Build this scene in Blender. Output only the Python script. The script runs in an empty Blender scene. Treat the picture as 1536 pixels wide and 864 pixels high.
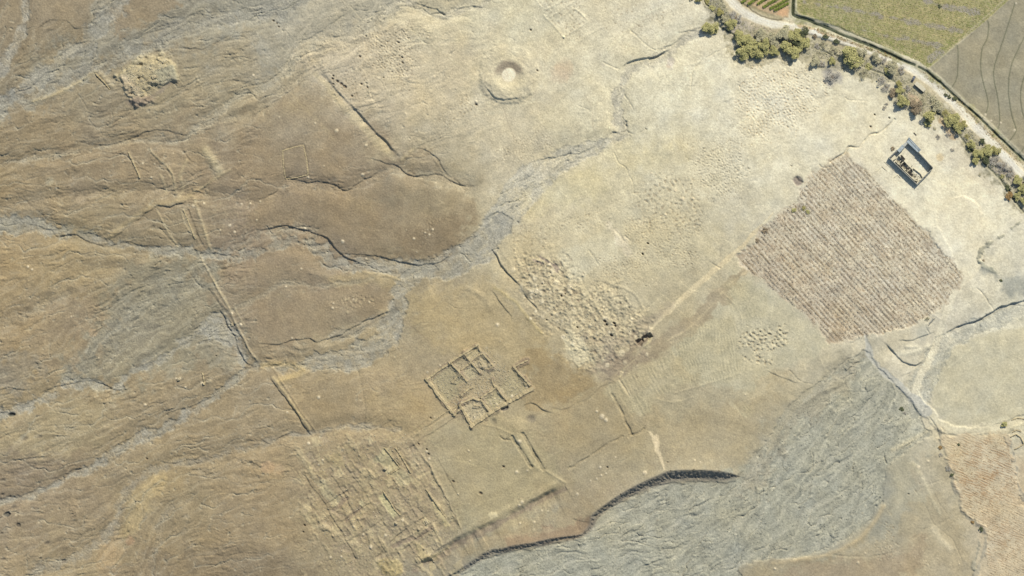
import bpy, math, random
import numpy as np
# ------------------------------------------------------------------ layout
# Everything is laid out in plan units u = 0.5 m (x to the east, y to the south);
# world X = (x-768)*0.5, world Y = (432-y)*0.5, metres.
U = 0.5
X0, Y0, NX, NY = -48, -48, 1632, 960
SUN_AZ = math.radians(28)       # clockwise from north (+Y)
SUN_EL = math.radians(40)
scene = bpy.context.scene
COL = scene.collection
def WX(x): return (x - 768.0) * U
def WY(y): return (432.0 - y) * U
def lin(c):
    c = np.asarray(c, float) / 255.0
    return np.where(c <= 0.04045, c / 12.92, ((c + 0.055) / 1.055) ** 2.4)
GAIN = np.array([1.52, 1.535, 1.61])       # sunlit radiance of a flat white sheet at this exposure
def alb(c): return np.clip(lin(c) / GAIN, 0.003, 0.9)

gx, gy = np.meshgrid(np.arange(NX, dtype=np.float32) + X0, np.arange(NY, dtype=np.float32) + Y0)
FX = np.fft.rfftfreq(NX)[None, :]; FY = np.fft.fftfreq(NY)[:, None]
FR = np.sqrt(FX * FX + FY * FY) + 1e-9
def spec_noise(seed, filt):
    w = np.random.default_rng(seed).standard_normal((NY, NX))
    t = np.fft.irfft2(np.fft.rfft2(w) * filt, s=(NY, NX))
    t -= t.mean(); return (t / t.std()).astype(np.float32)
def fbm(seed, beta=1.6, lmin=2.0, lmax=200.0):
    f = FR ** (-beta) * np.exp(-(FR * lmin) ** 2 * 0.7) / (1 + (1 / (FR * lmax)) ** 4)
    return spec_noise(seed, f)
def band(seed, lam, bw=0.45):
    return spec_noise(seed, np.exp(-(np.log(FR * lam) / bw) ** 2) / FR ** 0.5)
def aniso(seed, ang, l_along, l_across):
    c, s = math.cos(ang), math.sin(ang)
    fa = FX * c + FY * s; fc = -FX * s + FY * c
    return spec_noise(seed, np.exp(-(fa * l_along) ** 2) * np.exp(-(np.log((np.abs(fc) + 1e-4) * l_across) / 0.5) ** 2))
def sstep(a, b, x):
    t = np.clip((x - a) / (b - a), 0, 1); return t * t * (3 - 2 * t)
def slope_norm(t):
    a, b = np.gradient(t); return t / (np.sqrt((a * a + b * b).mean()) / U + 1e-9)
def blur(a, r):
    k = np.exp(-(FR * r) ** 2 * 8); return np.fft.irfft2(np.fft.rfft2(a) * k, s=(NY, NX)).astype(np.float32)

# ---------------------------------------------------------------- polylines
RNG = np.random.default_rng(11)
def catmull(pts, w=None, step=4.0, jit=0.0, closed=False):
    p = np.array(pts, float); n = len(p)
    w = np.full(n, 1.0) if w is None else np.interp(np.linspace(0, 1, n), np.linspace(0, 1, len(np.atleast_1d(w))), np.atleast_1d(w))
    out = []; ow = []
    rng = range(n if closed else n - 1)
    for i in rng:
        if closed: a, b, c, d = p[i - 1], p[i], p[(i + 1) % n], p[(i + 2) % n]
        else: a, b, c, d = p[max(i - 1, 0)], p[i], p[i + 1], p[min(i + 2, n - 1)]
        L = np.hypot(*(c - b)); m = max(1, int(L / step))
        for k in range(m):
            t = k / m
            q = 0.5 * ((2 * b) + (-a + c) * t + (2 * a - 5 * b + 4 * c - d) * t * t + (-a + 3 * b - 3 * c + d) * t ** 3)
            out.append(q); ow.append(w[i] * (1 - t) + w[(i + 1) % n] * t)
    if not closed: out.append(p[-1]); ow.append(w[-1])
    out = np.array(out); ow = np.array(ow)
    if jit > 0 and len(out) > 2:
        j = RNG.standard_normal(out.shape)
        j = (j + np.roll(j, 1, 0) + np.roll(j, 2, 0)) / 1.73
        if not closed: j[0] = j[-1] = 0
        out = out + j * jit
    return out, ow
def pdist(P, pad, closed=False, w=None):
    """window, distance, signed side (+ = right hand of travel), interpolated width"""
    if w is None: w = np.ones(len(P))
    x1 = int(max(P[:, 0].min() - pad - X0, 0)); x2 = int(min(P[:, 0].max() + pad - X0 + 2, NX))
    y1 = int(max(P[:, 1].min() - pad - Y0, 0)); y2 = int(min(P[:, 1].max() + pad - Y0 + 2, NY))
    if x2 <= x1 or y2 <= y1: return None
    sl = (slice(y1, y2), slice(x1, x2))
    D = np.full((y2 - y1, x2 - x1), 1e6, np.float32); S = np.ones_like(D); Wd = np.ones_like(D)
    n = len(P)
    for i in range(n if closed else n - 1):
        a = P[i]; b = P[(i + 1) % n]
        u1 = int(max(min(a[0], b[0]) - pad - X0 - x1, 0)); u2 = int(min(max(a[0], b[0]) + pad - X0 - x1 + 2, x2 - x1))
        v1 = int(max(min(a[1], b[1]) - pad - Y0 - y1, 0)); v2 = int(min(max(a[1], b[1]) + pad - Y0 - y1 + 2, y2 - y1))
        if u2 <= u1 or v2 <= v1: continue
        xs = gx[sl][v1:v2, u1:u2] - a[0]; ys = gy[sl][v1:v2, u1:u2] - a[1]
        dx, dy = b - a; L2 = dx * dx + dy * dy + 1e-9
        t = np.clip((xs * dx + ys * dy) / L2, 0, 1)
        ex = xs - t * dx; ey = ys - t * dy
        d = np.sqrt(ex * ex + ey * ey)
        dd = D[v1:v2, u1:u2]; m = d < dd
        dd[m] = d[m]; S[v1:v2, u1:u2][m] = np.sign(dx * ys - dy * xs + 1e-9)[m]
        Wd[v1:v2, u1:u2][m] = (w[i] * (1 - t) + w[(i + 1) % n] * t)[m]
    return sl, D, S, Wd
def inside(P, sl):
    xs = gx[sl]; ys = gy[sl]; c = np.zeros(xs.shape, bool); n = len(P)
    for i in range(n):
        x1, y1 = P[i]; x2, y2 = P[(i + 1) % n]
        if y1 == y2: continue
        lo, hi = min(y1, y2), max(y1, y2)
        r = (ys >= lo) & (ys < hi)
        c ^= r & (xs < (x2 - x1) * (ys - y1) / (y2 - y1) + x1)
    return c

# -------------------------------------------------------------- base fields
WARPX = fbm(1, 1.6, 8, 120); WARPY = fbm(2, 1.6, 8, 120)
EDGE = fbm(3, 1.5, 4, 60)
PATCHY = sstep(-1.6, 0.9, fbm(4, 1.3, 4, 50))
H = np.zeros((NY, NX), np.float32)
def grid_lookup(tab):
    tab = np.array(tab, float)
    r, c = tab.shape[:2]
    xx = np.clip((gx + WARPX * 14) / 128.0, 0, c - 1.001); yy = np.clip((gy + WARPY * 14) / (864 / 7), 0, r - 1.001)
    xi = xx.astype(int); yi = yy.astype(int)
    fx = (xx - xi)[..., None]; fy = (yy - yi)[..., None]
    fx = fx * fx * (3 - 2 * fx); fy = fy * fy * (3 - 2 * fy)
    return (tab[yi, xi] * (1 - fx) * (1 - fy) + tab[yi, xi + 1] * fx * (1 - fy) + tab[yi + 1, xi] * (1 - fx) * fy + tab[yi + 1, xi + 1] * fx * fy)
BASE = [
 [(150,136,106),(148,134,104),(150,138,110),(165,156,128),(186,175,142),(198,188,152),(205,198,162),(208,200,166),(216,208,174),(205,198,165),(190,185,150),(185,178,145),(170,160,130)],
 [(146,132,102),(150,138,108),(158,146,114),(164,152,120),(190,178,146),(198,186,150),(204,194,158),(212,204,168),(216,210,176),(222,214,180),(216,208,172),(205,198,165),(175,165,135)],
 [(150,134,100),(150,134,102),(154,138,106),(150,134,104),(150,134,104),(170,158,125),(196,186,152),(205,196,158),(206,198,162),(210,204,172),(214,206,174),(222,215,182),(215,208,175)],
 [(158,140,104),(152,138,104),(150,136,104),(148,132,104),(148,132,102),(155,142,110),(190,178,140),(200,190,152),(196,186,148),(196,188,156),(205,198,166),(220,212,180),(212,206,176)],
 [(156,138,102),(154,138,106),(154,142,112),(152,138,108),(160,146,112),(172,156,118),(175,160,122),(188,176,138),(180,168,132),(196,186,150),(200,192,160),(205,198,168),(205,200,170)],
 [(160,144,108),(158,142,106),(154,138,104),(158,142,108),(168,150,112),(172,154,116),(172,158,120),(165,148,110),(174,162,126),(180,168,132),(165,158,130),(200,192,160),(206,200,166)],
 [(150,134,104),(154,138,106),(158,142,106),(160,142,106),(160,144,108),(168,152,116),(170,156,118),(168,154,120),(165,156,126),(152,150,128),(152,150,130),(180,172,140),(196,178,140)],
 [(160,144,110),(158,142,106),(154,136,100),(148,132,100),(156,142,108),(156,146,118),(150,146,122),(150,147,125),(155,152,130),(165,155,125),(180,170,138),(190,178,145),(200,185,148)],
]
C = grid_lookup(BASE).astype(np.float32)      # colour as it looks in sun, 0..255
A_FLOW = (0.025 + 0.10 * sstep(900, 520, gx + 0.35 * gy)).astype(np.float32)   # slope of stream-fibre relief
A_LUMP = np.full((NY, NX), 0.035, np.float32)   # slope of lumpy relief
A_GRAV = np.full((NY, NX), 0.0, np.float32)     # gravel speckle
WASH = np.zeros((NY, NX), np.float32)
VAL = np.zeros((NY, NX), np.float32)
LABEL = np.zeros((NY, NX), np.uint8)            # 0 ground
dirpts = []                                     # (x, y, angle, weight)

def blend(arr, sl, m, val): arr[sl] = arr[sl] * (1 - m) + val * m
def paint(sl, m, col, a=1.0):
    m = (m * a)[..., None]; C[sl] = C[sl] * (1 - m) + np.array(col, np.float32) * m
def tint(sl, m, f, a=1.0):
    m = (m * a)[..., None]; C[sl] = C[sl] * (1 + (np.array(f, np.float32) - 1) * m)
def poly(pts, soft=2.0, edge=1.5, step=5.0, straight=False, pad=None):
    P = np.array(pts, float) if straight else catmull(pts, None, step, 0, True)[0]
    pad = pad or soft * 2 + edge * 3 + 3
    r = pdist(P, pad, True)
    if r is None: return None
    sl, D, _, _ = r
    sd = np.where(inside(P, sl), D, -D) + EDGE[sl] * edge
    return sl, sstep(-soft, soft, sd), sd
def line(pts, w, soft=1.0, edge=0.0, jit=0.0, step=4.0):
    P, W_ = catmull(pts, w, step, jit)
    r = pdist(P, W_.max() / 2 + soft * 2 + edge * 3 + 3, False, W_)
    if r is None: return None
    sl, D, S, Wd = r
    sd = Wd / 2 - D + EDGE[sl] * edge
    return sl, sstep(-soft, soft, sd), D, S
def wash(pts, w, depth, col=None, a=0.8, edge=1.5, flow=0.13, soft=1.4, jit=0.7, grav=1.0, bank=True, vd=None):
    if vd is None: vd = 0.9 if max(w) < 9 else 1.7
    if max(w) <= 3: vd = 0.45
    P, W_ = catmull(pts, w, 5.0, jit * 1.4)
    for i in range(0, len(P) - 1, 3):
        d = P[min(i + 3, len(P) - 1)] - P[i]
        dirpts.append((P[i][0], P[i][1], math.atan2(d[1], d[0]), W_[i]))
    r = pdist(P, W_.max() / 2 + 10, False, W_)
    if r is None: return
    sl, D, S, Wd = r
    sd = Wd / 2 - D + EDGE[sl] * edge * np.clip(Wd / 8, 0.4, 1.5)
    m = sstep(-soft, soft, sd)
    H[sl] -= depth * m
    wide = sstep(-5, 4, sd)
    if vd: r2 = pdist(P, W_.max() / 2 + 46, False, W_); VAL[r2[0]] = np.maximum(VAL[r2[0]], vd * np.exp(-(np.clip(r2[1] - r2[3] * 0.4, 0, None) / (9 + r2[3] * 0.35)) ** 2))
    if col is not None: paint(sl, sstep(-soft * 2.4, soft * 2.4, sd) * (0.55 + 0.45 * PATCHY[sl]), col, a)
    A_FLOW[sl] = A_FLOW[sl] * (1 - wide) + flow * wide
    A_GRAV[sl] = np.maximum(A_GRAV[sl], grav * m)
    WASH[sl] = np.maximum(WASH[sl], m)
def bank(pts, drop, F=10.0, w=0.8, jit=0.8, light=None, la=0.5, lw=3.0, step=4.0):
    """scarp: the ground to the right of travel is `drop` metres lower and climbs back over F"""
    P, W_ = catmull(pts, None, step, jit)
    k = RNG.uniform(0.15, 1.25, len(P)); k = np.convolve(np.pad(k, 2, mode='edge'), np.ones(5) / 5, 'valid') if len(P) > 6 else np.full(len(P), 0.8)
    k = 0.75 + (k - 0.7) * 2.0 * 0.75
    P = P + np.stack([np.convolve(RNG.standard_normal(len(P) + 6), np.ones(7) / 7, 'valid')[:len(P)], np.convolve(RNG.standard_normal(len(P) + 6), np.ones(7) / 7, 'valid')[:len(P)]], -1) * 1.6
    tp = np.minimum(np.arange(len(P)), np.arange(len(P))[::-1]) / max(3.0, len(P) * 0.12)
    W_ = np.clip(tp, 0.05, 1) * np.clip(k, 0.2, 1.4)
    r = pdist(P, F * 3.2 + w + 3, False, W_)
    if r is None: return
    sl, D, S, Wd = r
    s = D * S
    h = np.where(s > -w, sstep(-w, w, s) * np.exp(-np.clip(s - w, 0, None) / F), 0)
    h += -0.16 * np.exp(-np.clip(-s - w, 0, None) / 3.0) * (s <= -w) - 0.16 * (s > -w) * (1 - sstep(-w, w, s))
    fade = 1 - sstep(F * 2.4, F * 3.1, D)
    H[sl] -= drop * h * Wd * fade
    if light is not None:
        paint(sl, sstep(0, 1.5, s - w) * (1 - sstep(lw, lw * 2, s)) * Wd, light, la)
def cut(pts, w, depth, jit=0.5, soft=0.8, col=None, a=0.7, step=3.0):
    r = line(pts, w, soft, 0.0, jit, step)
    if r is None: return
    sl, m, D, S = r
    H[sl] -= depth * 0.6 * m * (0.7 + 0.35 * np.tanh(EDGE[sl]))
    if col is not None: paint(sl, m, col, a)
def ridge(pts, w, h, col=None, a=0.6, jit=0.4, step=4.0):
    P, W_ = catmull(pts, w, step, jit)
    r = pdist(P, W_.max() * 2 + 4, False, W_)
    if r is None: return
    sl, D, S, Wd = r
    m = np.exp(-(D / (Wd * 0.5)) ** 2)
    H[sl] += h * 0.5 * m * (1 + 0.3 * np.tanh(EDGE[sl]))
    if col is not None: paint(sl, m, col, a)
def blob(x, y, r, h, col=None, a=0.7, flat=False, sq=1.0, ang=0.0):
    p = int(r * 2.6 + 3)
    x1, x2 = int(max(x - p - X0, 0)), int(min(x + p - X0, NX)); y1, y2 = int(max(y - p - Y0, 0)), int(min(y + p - Y0, NY))
    if x2 <= x1 or y2 <= y1: return
    sl = (slice(y1, y2), slice(x1, x2))
    dx = gx[sl] - x; dy = gy[sl] - y
    if ang or sq != 1: dx, dy = dx * math.cos(ang) + dy * math.sin(ang), (-dx * math.sin(ang) + dy * math.cos(ang)) * sq
    d = np.sqrt(dx * dx + dy * dy) * (1 + 0.12 * EDGE[sl])
    m = sstep(r * 1.25, r * 0.75, d) if flat else np.exp(-(d / r) ** 2 * 1.3)
    H[sl] += h * m
    if col is not None: paint(sl, sstep(r * 1.3, r * 0.7, d), col, a)
def patch(pts, col, a=0.7, soft=6, edge=4, lump=None, flow=None, tinted=False, straight=False):
    r = poly(pts, soft, edge, 6.0, straight)
    if r is None: return
    sl, m, sd = r
    if tinted: tint(sl, m, col, a)
    elif col is not None: paint(sl, m, col, a)
    if lump is not None: blend(A_LUMP, sl, m, lump)
    if flow is not None: blend(A_FLOW, sl, m, flow)
    return r
def label(r, v, thr=0.5):
    if r is not None: LABEL[r[0]][r[1] > thr] = v
# ------------------------------------------------------------ soil patches
GREY = (152, 147, 124); GREYB = (160, 157, 142); PALE = (216, 207, 172); TAN = (180, 162, 118)
# upper left gravel country
patch([(140,-40),(135,30),(128,45),(108,62),(60,85),(47,108),(30,150),(-40,190),(0,158),(60,140),(110,118),(150,98),(185,95),(232,78),(290,72),(330,55),(384,38),(440,12),(470,-40)], GREY, 0.65, 16, 12, flow=0.16)
patch([(330,-45),(640,-45),(590,20),(540,40),(470,66),(440,90),(400,118),(384,60),(340,40)], (172,168,146), 0.45, 12, 8, flow=0.09)
patch([(168,20),(205,-10),(262,2),(246,24),(205,38),(172,56)], (150,134,103), 0.8, 4, 4, flow=0.05)
patch([(52,-30),(135,-30),(132,24),(120,42),(100,30),(72,28),(52,44)], (156,141,110), 0.85, 4, 3, flow=0.03)
patch([(-30,100),(40,80),(46,108),(40,128),(-30,150)], (148,136,105), 0.5, 8, 5)
# left centre: braided fan
patch([(190,402),(235,385),(300,380),(330,398),(302,420),(322,450),(337,472),(352,502),(366,545),(300,545),(240,560),(180,582),(120,575),(95,560),(130,520),(150,470),(170,430)], (148,141,114), 0.7, 16, 12, flow=0.16)
patch([(-48,328),(40,322),(80,335),(140,350),(100,352),(40,345),(-48,365)], (150,148,126), 0.6, 8, 6, flow=0.10)
patch([(-40,540),(20,530),(60,545),(40,580),(-40,590)], (142,134,112), 0.6, 12, 8)
patch([(-48,630),(20,640),(110,600),(160,615),(150,650),(100,680),(40,690),(-48,700)], (172,158,120), 0.6, 14, 8)
patch([(-48,690),(40,685),(100,705),(60,722),(-48,735)], (140,126,100), 0.7, 12, 8)
patch([(190,745),(232,713),(248,722),(226,762),(214,788),(196,812),(182,800),(185,765)], (186,166,118), 0.65, 8, 4)
patch([(150,812),(182,822),(178,870),(150,870)], (186,160,116), 0.55, 10, 6)
patch([(0,370),(70,355),(150,372),(180,390),(120,440),(50,440),(0,460)], (166,146,104), 0.5, 14, 8)
patch([(180,840),(300,828),(420,835),(470,870),(180,880)], (134,120,92), 0.55, 12, 8)
# dark brown desert pavement of the middle terraces
patch([(384,300),(450,285),(540,290),(600,262),(660,278),(708,300),(712,330),(690,365),(660,392),(600,388),(545,380),(505,360),(455,338),(384,342)], (150,133,100), 0.55, 10, 6, lump=0.03, flow=0.02)
patch([(600,352),(650,335),(690,322),(702,336),(685,370),(650,392),(610,385),(590,368)], (136,120,90), 0.65, 10, 6)
patch([(560,300),(640,282),(690,290),(690,310),(620,318)], (140,130,102), 0.4, 12, 6)
patch([(384,425),(430,445),(500,415),(560,420),(600,435),(590,460),(540,482),(470,506),(400,510),(384,505)], (150,133,102), 0.55, 8, 5, flow=0.02)
patch([(384,380),(430,368),(462,372),(492,398),(470,415),(430,428),(384,430)], (154,138,106), 0.5, 8, 5, flow=0.03)
patch([(500,412),(560,410),(602,420),(596,432),(540,428),(500,432)], (176,158,114), 0.6, 5, 3)
patch([(600,236),(622,222),(640,226),(664,250),(640,262),(610,256)], (152,136,104), 0.6, 5, 3)
patch([(445,130),(490,140),(560,220),(600,250),(560,240),(500,262),(430,262),(384,250),(384,190)], (158,142,110), 0.5, 10, 6, flow=0.03)
# slopes around the fort
patch([(610,440),(680,430),(740,420),(780,470),(830,520),(800,560),(700,540),(640,500),(600,470)], (178,160,116), 0.55, 14, 8, lump=0.04)
patch([(800,520),(850,545),(900,575),(860,600),(800,610),(790,590)], (160,140,98), 0.7, 10, 6, flow=0.02)
patch([(560,590),(640,590),(680,630),(620,660),(560,640)], (170,152,110), 0.5, 14, 6)
patch([(535,600),(520,560),(470,570),(440,600),(470,640),(520,640)], (156,138,100), 0.5, 10, 6, flow=0.03)
patch([(640,652),(720,632),(800,660),(846,712),(800,748),(700,800),(670,760)], (172,160,120), 0.55, 12, 6, lump=0.02, flow=0.02)
patch([(850,620),(930,580),(985,690),(930,720),(850,715)], (165,152,115), 0.45, 10, 6)
patch([(985,640),(1060,610),(1150,600),(1180,560),(1150,650),(1120,700),(1000,700)], (170,156,120), 0.6, 12, 8, flow=0.03)
patch([(690,830),(760,795),(830,770),(885,745),(890,775),(860,806),(800,818),(730,830)], (160,144,108), 0.5, 6, 4)
patch([(770,805),(850,790),(885,775),(895,790),(870,806),(768,824)], (150,128,98), 0.7, 5, 3)
# pale flats to the right
patch([(1030,95),(1100,80),(1150,90),(1230,95),(1300,125),(1345,150),(1340,180),(1260,240),(1190,262),(1100,230),(1040,180)], (216,209,175), 0.55, 16, 8, flow=0.03)
patch([(1345,155),(1400,190),(1450,210),(1500,270),(1536,320),(1500,350),(1470,390),(1440,405),(1395,350),(1320,270),(1290,238),(1300,205)], (222,215,181), 0.75, 8, 5, flow=0.02)
patch([(1400,200),(1440,210),(1475,245),(1500,290),(1470,280),(1420,240)], (200,190,160), 0.45, 10, 5)
patch([(838,378),(866,364),(890,352),(912,340),(922,358),(934,384),(905,398),(880,410),(862,424),(848,402)], (202,194,158), 0.9, 4, 3, lump=0.006, flow=0.004)
patch([(912,338),(924,342),(946,372),(940,384),(928,372)], (222,210,174), 0.6, 3, 3)
patch([(770,290),(830,262),(900,245),(900,290),(840,310),(790,330)], (200,190,146), 0.45, 12, 6)
patch([(905,220),(1000,215),(1020,240),(960,255),(920,245)], (206,195,150), 0.4, 12, 6)
patch([(1110,405),(1240,512),(1150,560),(1120,590),(1040,560),(1000,500),(1080,440)], (190,184,150), 0.65, 6, 4, flow=0.02, lump=0.02)
patch([(1395,560),(1420,525),(1465,505),(1536,490),(1590,480),(1590,620),(1500,628),(1440,640),(1410,625)], (196,189,155), 0.9, 3, 1.5, flow=0.01, lump=0.012)
patch([(1472,372),(1500,350),(1560,330),(1560,440),(1500,420),(1475,395)], (206,201,172), 0.7, 5, 3)
patch([(1478,405),(1510,410),(1560,420),(1560,446),(1510,435)], (160,160,142), 0.7, 8, 5)
patch([(1370,700),(1420,680),(1440,760),(1470,800),(1460,870),(1430,870),(1400,780)], (182,170,136), 0.6, 5, 4)
patch([(1250,835),(1330,800),(1400,740),(1440,800),(1430,880),(1100,880),(1150,848)], (172,158,122), 0.55, 10, 6)
patch([(1190,850),(1260,845),(1330,835),(1380,810),(1360,870),(1180,880)], (156,138,108), 0.5, 8, 5)
# ---------------------------------------------------------------- washes
river = poly([(660,905),(700,850),(742,834),(768,827),(840,813),(870,806),(886,790),(897,776),(920,758),(960,739),(1000,725),(1040,722),(1085,723),(1107,715),(1118,697),(1135,677),(1152,661),(1172,622),(1202,592),(1242,562),(1280,534),(1300,528),(1320,552),(1345,578),(1366,600),(1388,636),(1398,650),(1380,662),(1345,690),(1329,706),(1326,740),(1320,760),(1305,782),(1280,802),(1250,820),(1220,833),(1152,842),(1110,851),(1085,905)], 1.5, 1.2, 5)
sl, m, sd = river
m2 = sstep(-2.5, 5, sd); paint(sl, m2, (167, 165, 141), 0.85)
shore = poly([(1107,715),(1118,697),(1135,677),(1152,661),(1172,622),(1202,592),(1242,562),(1280,534),(1290,560),(1230,620),(1190,640),(1160,690),(1130,740)], 12, 8); paint(shore[0], shore[1], (166,158,130), 0.7)
H[sl] -= 0.7 * m; blend(A_FLOW, sl, m, 0.17); blend(A_LUMP, sl, m, 0.02); A_GRAV[sl] = np.maximum(A_GRAV[sl], m * 0.8); WASH[sl] = np.maximum(WASH[sl], m)
label(river, 1)
for a, b in [((1290,560),(1130,720)),((1370,620),(1250,780)),((1250,600),(1000,760)),((1320,700),(1150,830)),((1100,760),(800,850)),((960,770),(760,850)),((1180,690),(1120,800)),((1200,640),(1140,700))]:
    for t in np.linspace(0, 1, 5): dirpts.append((a[0]+(b[0]-a[0])*t, a[1]+(b[1]-a[1])*t, math.atan2(b[1]-a[1], b[0]-a[0]), 40))

# main wash
wash([(1062,43),(1040,50),(1018,68),(1002,82),(978,94),(950,103),(936,118),(930,135),(925,155),(926,172),(934,190),(936,200),(915,210),(895,221),(870,230),(838,243),(812,258),(790,282),(768,305),(752,328),(744,345)], [9,12,14,16,13,12,13,14,15,17,14,12,14,20,26,34,44,52,48,44,38], 0.35, (186,181,156), 0.85, 1.5)
wash([(748,338),(730,364),(708,382),(682,394),(655,401),(630,408),(610,424),(600,440),(594,462),(588,482),(584,500),(572,518),(548,528),(520,538),(485,545),(450,548),(412,550),(380,551),(360,564),(330,588),(296,612),(258,638),(222,655),(190,668),(162,685),(132,704),(98,718),(60,738),(10,752),(-40,762)], [40,44,44,42,38,30,24,24,28,32,36,40,36,30,24,16,10,8,9,10,12,13,16,16,15,10,7,7,7,7], 0.6, (162,157,135), 0.8, 1.8)
wash([(640,404),(606,402),(575,399),(545,396),(515,398),(495,392),(480,376),(462,366),(440,362),(415,366),(390,376),(350,384),(300,382),(262,376),(236,378),(205,370),(172,366),(140,358),(110,352),(80,344),(40,338),(-40,345)], [28,22,20,20,18,18,18,14,12,12,14,14,14,12,10,9,9,8,9,14,26,34], 0.45, (160,155,133), 0.75, 2.2, jit=1.0)
wash([(470,352),(440,344),(410,346),(384,354),(350,372)], [16,16,14,12,10], 0.35, (150,143,118), 0.5, 2.0)
wash([(500,505),(530,495),(560,484),(592,468)], [18,16,14,10], 0.3, (148,142,120), 0.6, 2, flow=0.18)
wash([(366,548),(352,520),(340,500),(322,488),(300,500),(275,515),(245,535),(212,552),(185,572),(170,583),(140,575),(110,578),(85,590),(55,600),(20,616),(-40,640)], [10,20,30,28,14,10,10,10,10,10,10,12,14,12,12,14], 0.4, (162,158,138), 0.75, 2.4, flow=0.18)
wash([(320,392),(290,412),(255,430),(215,455),(180,480),(150,515),(130,545),(108,572)], [20,26,30,34,30,26,20,14], 0.2, (146,142,120), 0.45, 4, flow=0.16, soft=5)
wash([(300,440),(265,460),(225,490),(190,520),(150,550)], [14,16,18,16,12], 0.2, (148,142,118), 0.35, 3, flow=0.15, soft=4)
wash([(40,-40),(39,10),(37,32),(28,60),(15,85),(-4,105),(-40,118)], [14,13,13,13,18,22,24], 0.4, (163,158,137), 0.8, 1.5, flow=0.15)
wash([(215,-40),(178,5),(158,30),(140,48),(116,72),(88,92),(58,120),(28,140),(-40,170)], [22,24,26,26,24,24,24,22,22], 0.35, (160,156,136), 0.75, 2.5, flow=0.15)
wash([(470,-20),(430,8),(384,22),(330,26),(290,36),(250,52),(215,70),(180,88),(140,100),(100,120),(60,140),(10,158),(-40,172)], [24,24,22,20,18,20,22,24,24,26,26,24,22], 0.25, (156,152,132), 0.65, 3, flow=0.15, soft=3)
wash([(640,-30),(602,5),(575,20),(552,35),(530,46),(500,60),(470,68),(448,78),(438,92),(430,108),(405,124),(384,136),(352,148),(325,172),(306,188),(280,206),(262,214),(225,212),(180,214),(120,226),(60,236),(-40,252)], [14,16,16,18,20,22,20,16,14,12,10,9,8,8,11,9,6,5,5,5,5,5], 0.35, (184,176,146), 0.55, 2, flow=0.13)
wash([(540,60),(505,68),(480,82),(462,100),(430,128),(405,150),(384,168),(340,180)], [10,10,9,8,8,9,8,6], 0.3, (176,164,130), 0.4, 2, flow=0.13)
wash([(700,280),(665,266),(625,266),(600,252),(575,258),(548,272),(520,286),(490,277),(455,278),(428,272),(410,292),(384,302),(345,296),(300,293),(240,286),(190,286),(120,292),(60,300),(-40,320)], [14,8,5,5,5,5,5,5,5,5,6,6,4,4,4,4,4,4,4], 0.25, (168,152,118), 0.45, 1.5, flow=0.1)
wash([(740,-20),(728,6),(708,14),(684,18),(668,24),(640,18),(610,6)], [10,10,9,9,8,8,8], 0.3, (186,180,154), 0.6, 1.5)
wash([(560,418),(520,425),(475,430),(440,424),(420,428),(384,448),(350,462),(330,470)], [6,6,8,8,6,6,6,5], 0.25, (160,152,124), 0.5, 1.5, flow=0.1)
wash([(600,645),(560,640),(535,640),(500,642),(460,652),(420,655),(384,668),(330,682),(290,692),(258,697),(228,706),(205,722),(190,740),(180,758),(177,778),(165,796),(130,825),(90,845),(40,862)], [5,6,7,6,6,6,8,9,9,9,10,9,9,10,10,12,14,14,12], 0.3, (156,148,124), 0.7, 2, flow=0.12)
wash([(285,750),(262,758),(248,770),(238,792),(235,815),(225,850)], [6,7,8,8,8,8], 0.15, (166,154,124), 0.5, 2)
wash([(100,440),(60,462),(30,478),(-40,500)], [8,10,10,12], 0.25, (164,152,120), 0.5, 2)
wash([(182,402),(140,405),(110,420),(85,440),(60,458)], [4,5,5,6,7], 0.2, (176,160,120), 0.5, 1)
wash([(1600,455),(1536,466),(1500,476),(1462,492),(1432,508),(1408,530),(1392,560),(1376,590),(1372,610)], [22,24,26,24,24,30,34,34,30], 0.4, (180,178,155), 0.8, 2, flow=0.08)
wash([(560,300-740),(560,-300)], [1,1], 0.0) if False else None
# small runnels all over the brown terraces
for pts in [[(384,52),(340,62),(300,72),(262,74),(230,80)],[(384,128),(340,120),(300,131),(262,142),(200,170),(150,190),(95,182),(40,200),(-30,225)],[(285,203),(240,196),(205,203),(160,215),(110,212),(60,225),(0,236)],
            [(384,90),(350,100),(310,120),(270,140),(235,158),(190,168),(130,178)],[(300,150),(262,165),(230,176),(190,190),(150,200),(100,212)],[(384,30),(340,36),(300,44),(262,60),(215,62)],
            [(210,325),(180,340),(150,345),(110,345)],[(190,285),(150,298),(110,310),(70,330)],[(70,330),(60,320),(40,300),(20,290),(-20,285)],[(110,255),(60,265),(20,280),(-20,300)],
            [(384,400),(350,402),(320,410),(285,440)],[(330,680),(300,672),(262,690),(230,696)],[(384,700),(340,690),(300,702),(262,712)],[(150,590),(120,612),(80,625),(30,650),(-30,660)],
            [(110,665),(70,674),(40,690),(0,700)],[(160,800),(120,810),(90,812),(60,830)],[(384,830),(330,832),(290,836),(240,850)],[(60,300),(90,290),(130,285),(190,280)],
            [(0,250),(60,228),(110,218),(160,205),(230,190)],[(0,268),(50,252),(90,240),(150,225)],[(90,745),(60,752),(20,750),(-20,756)],[(100,712),(50,730),(0,726)],[(120,700),(60,700),(10,712),(-30,716)]]:
    wash(pts, [2,3,3,3,2], 0.22, None, 0, 0.8, 0.12, 0.9, 1.2, 0.3)
DARKB = None
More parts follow.
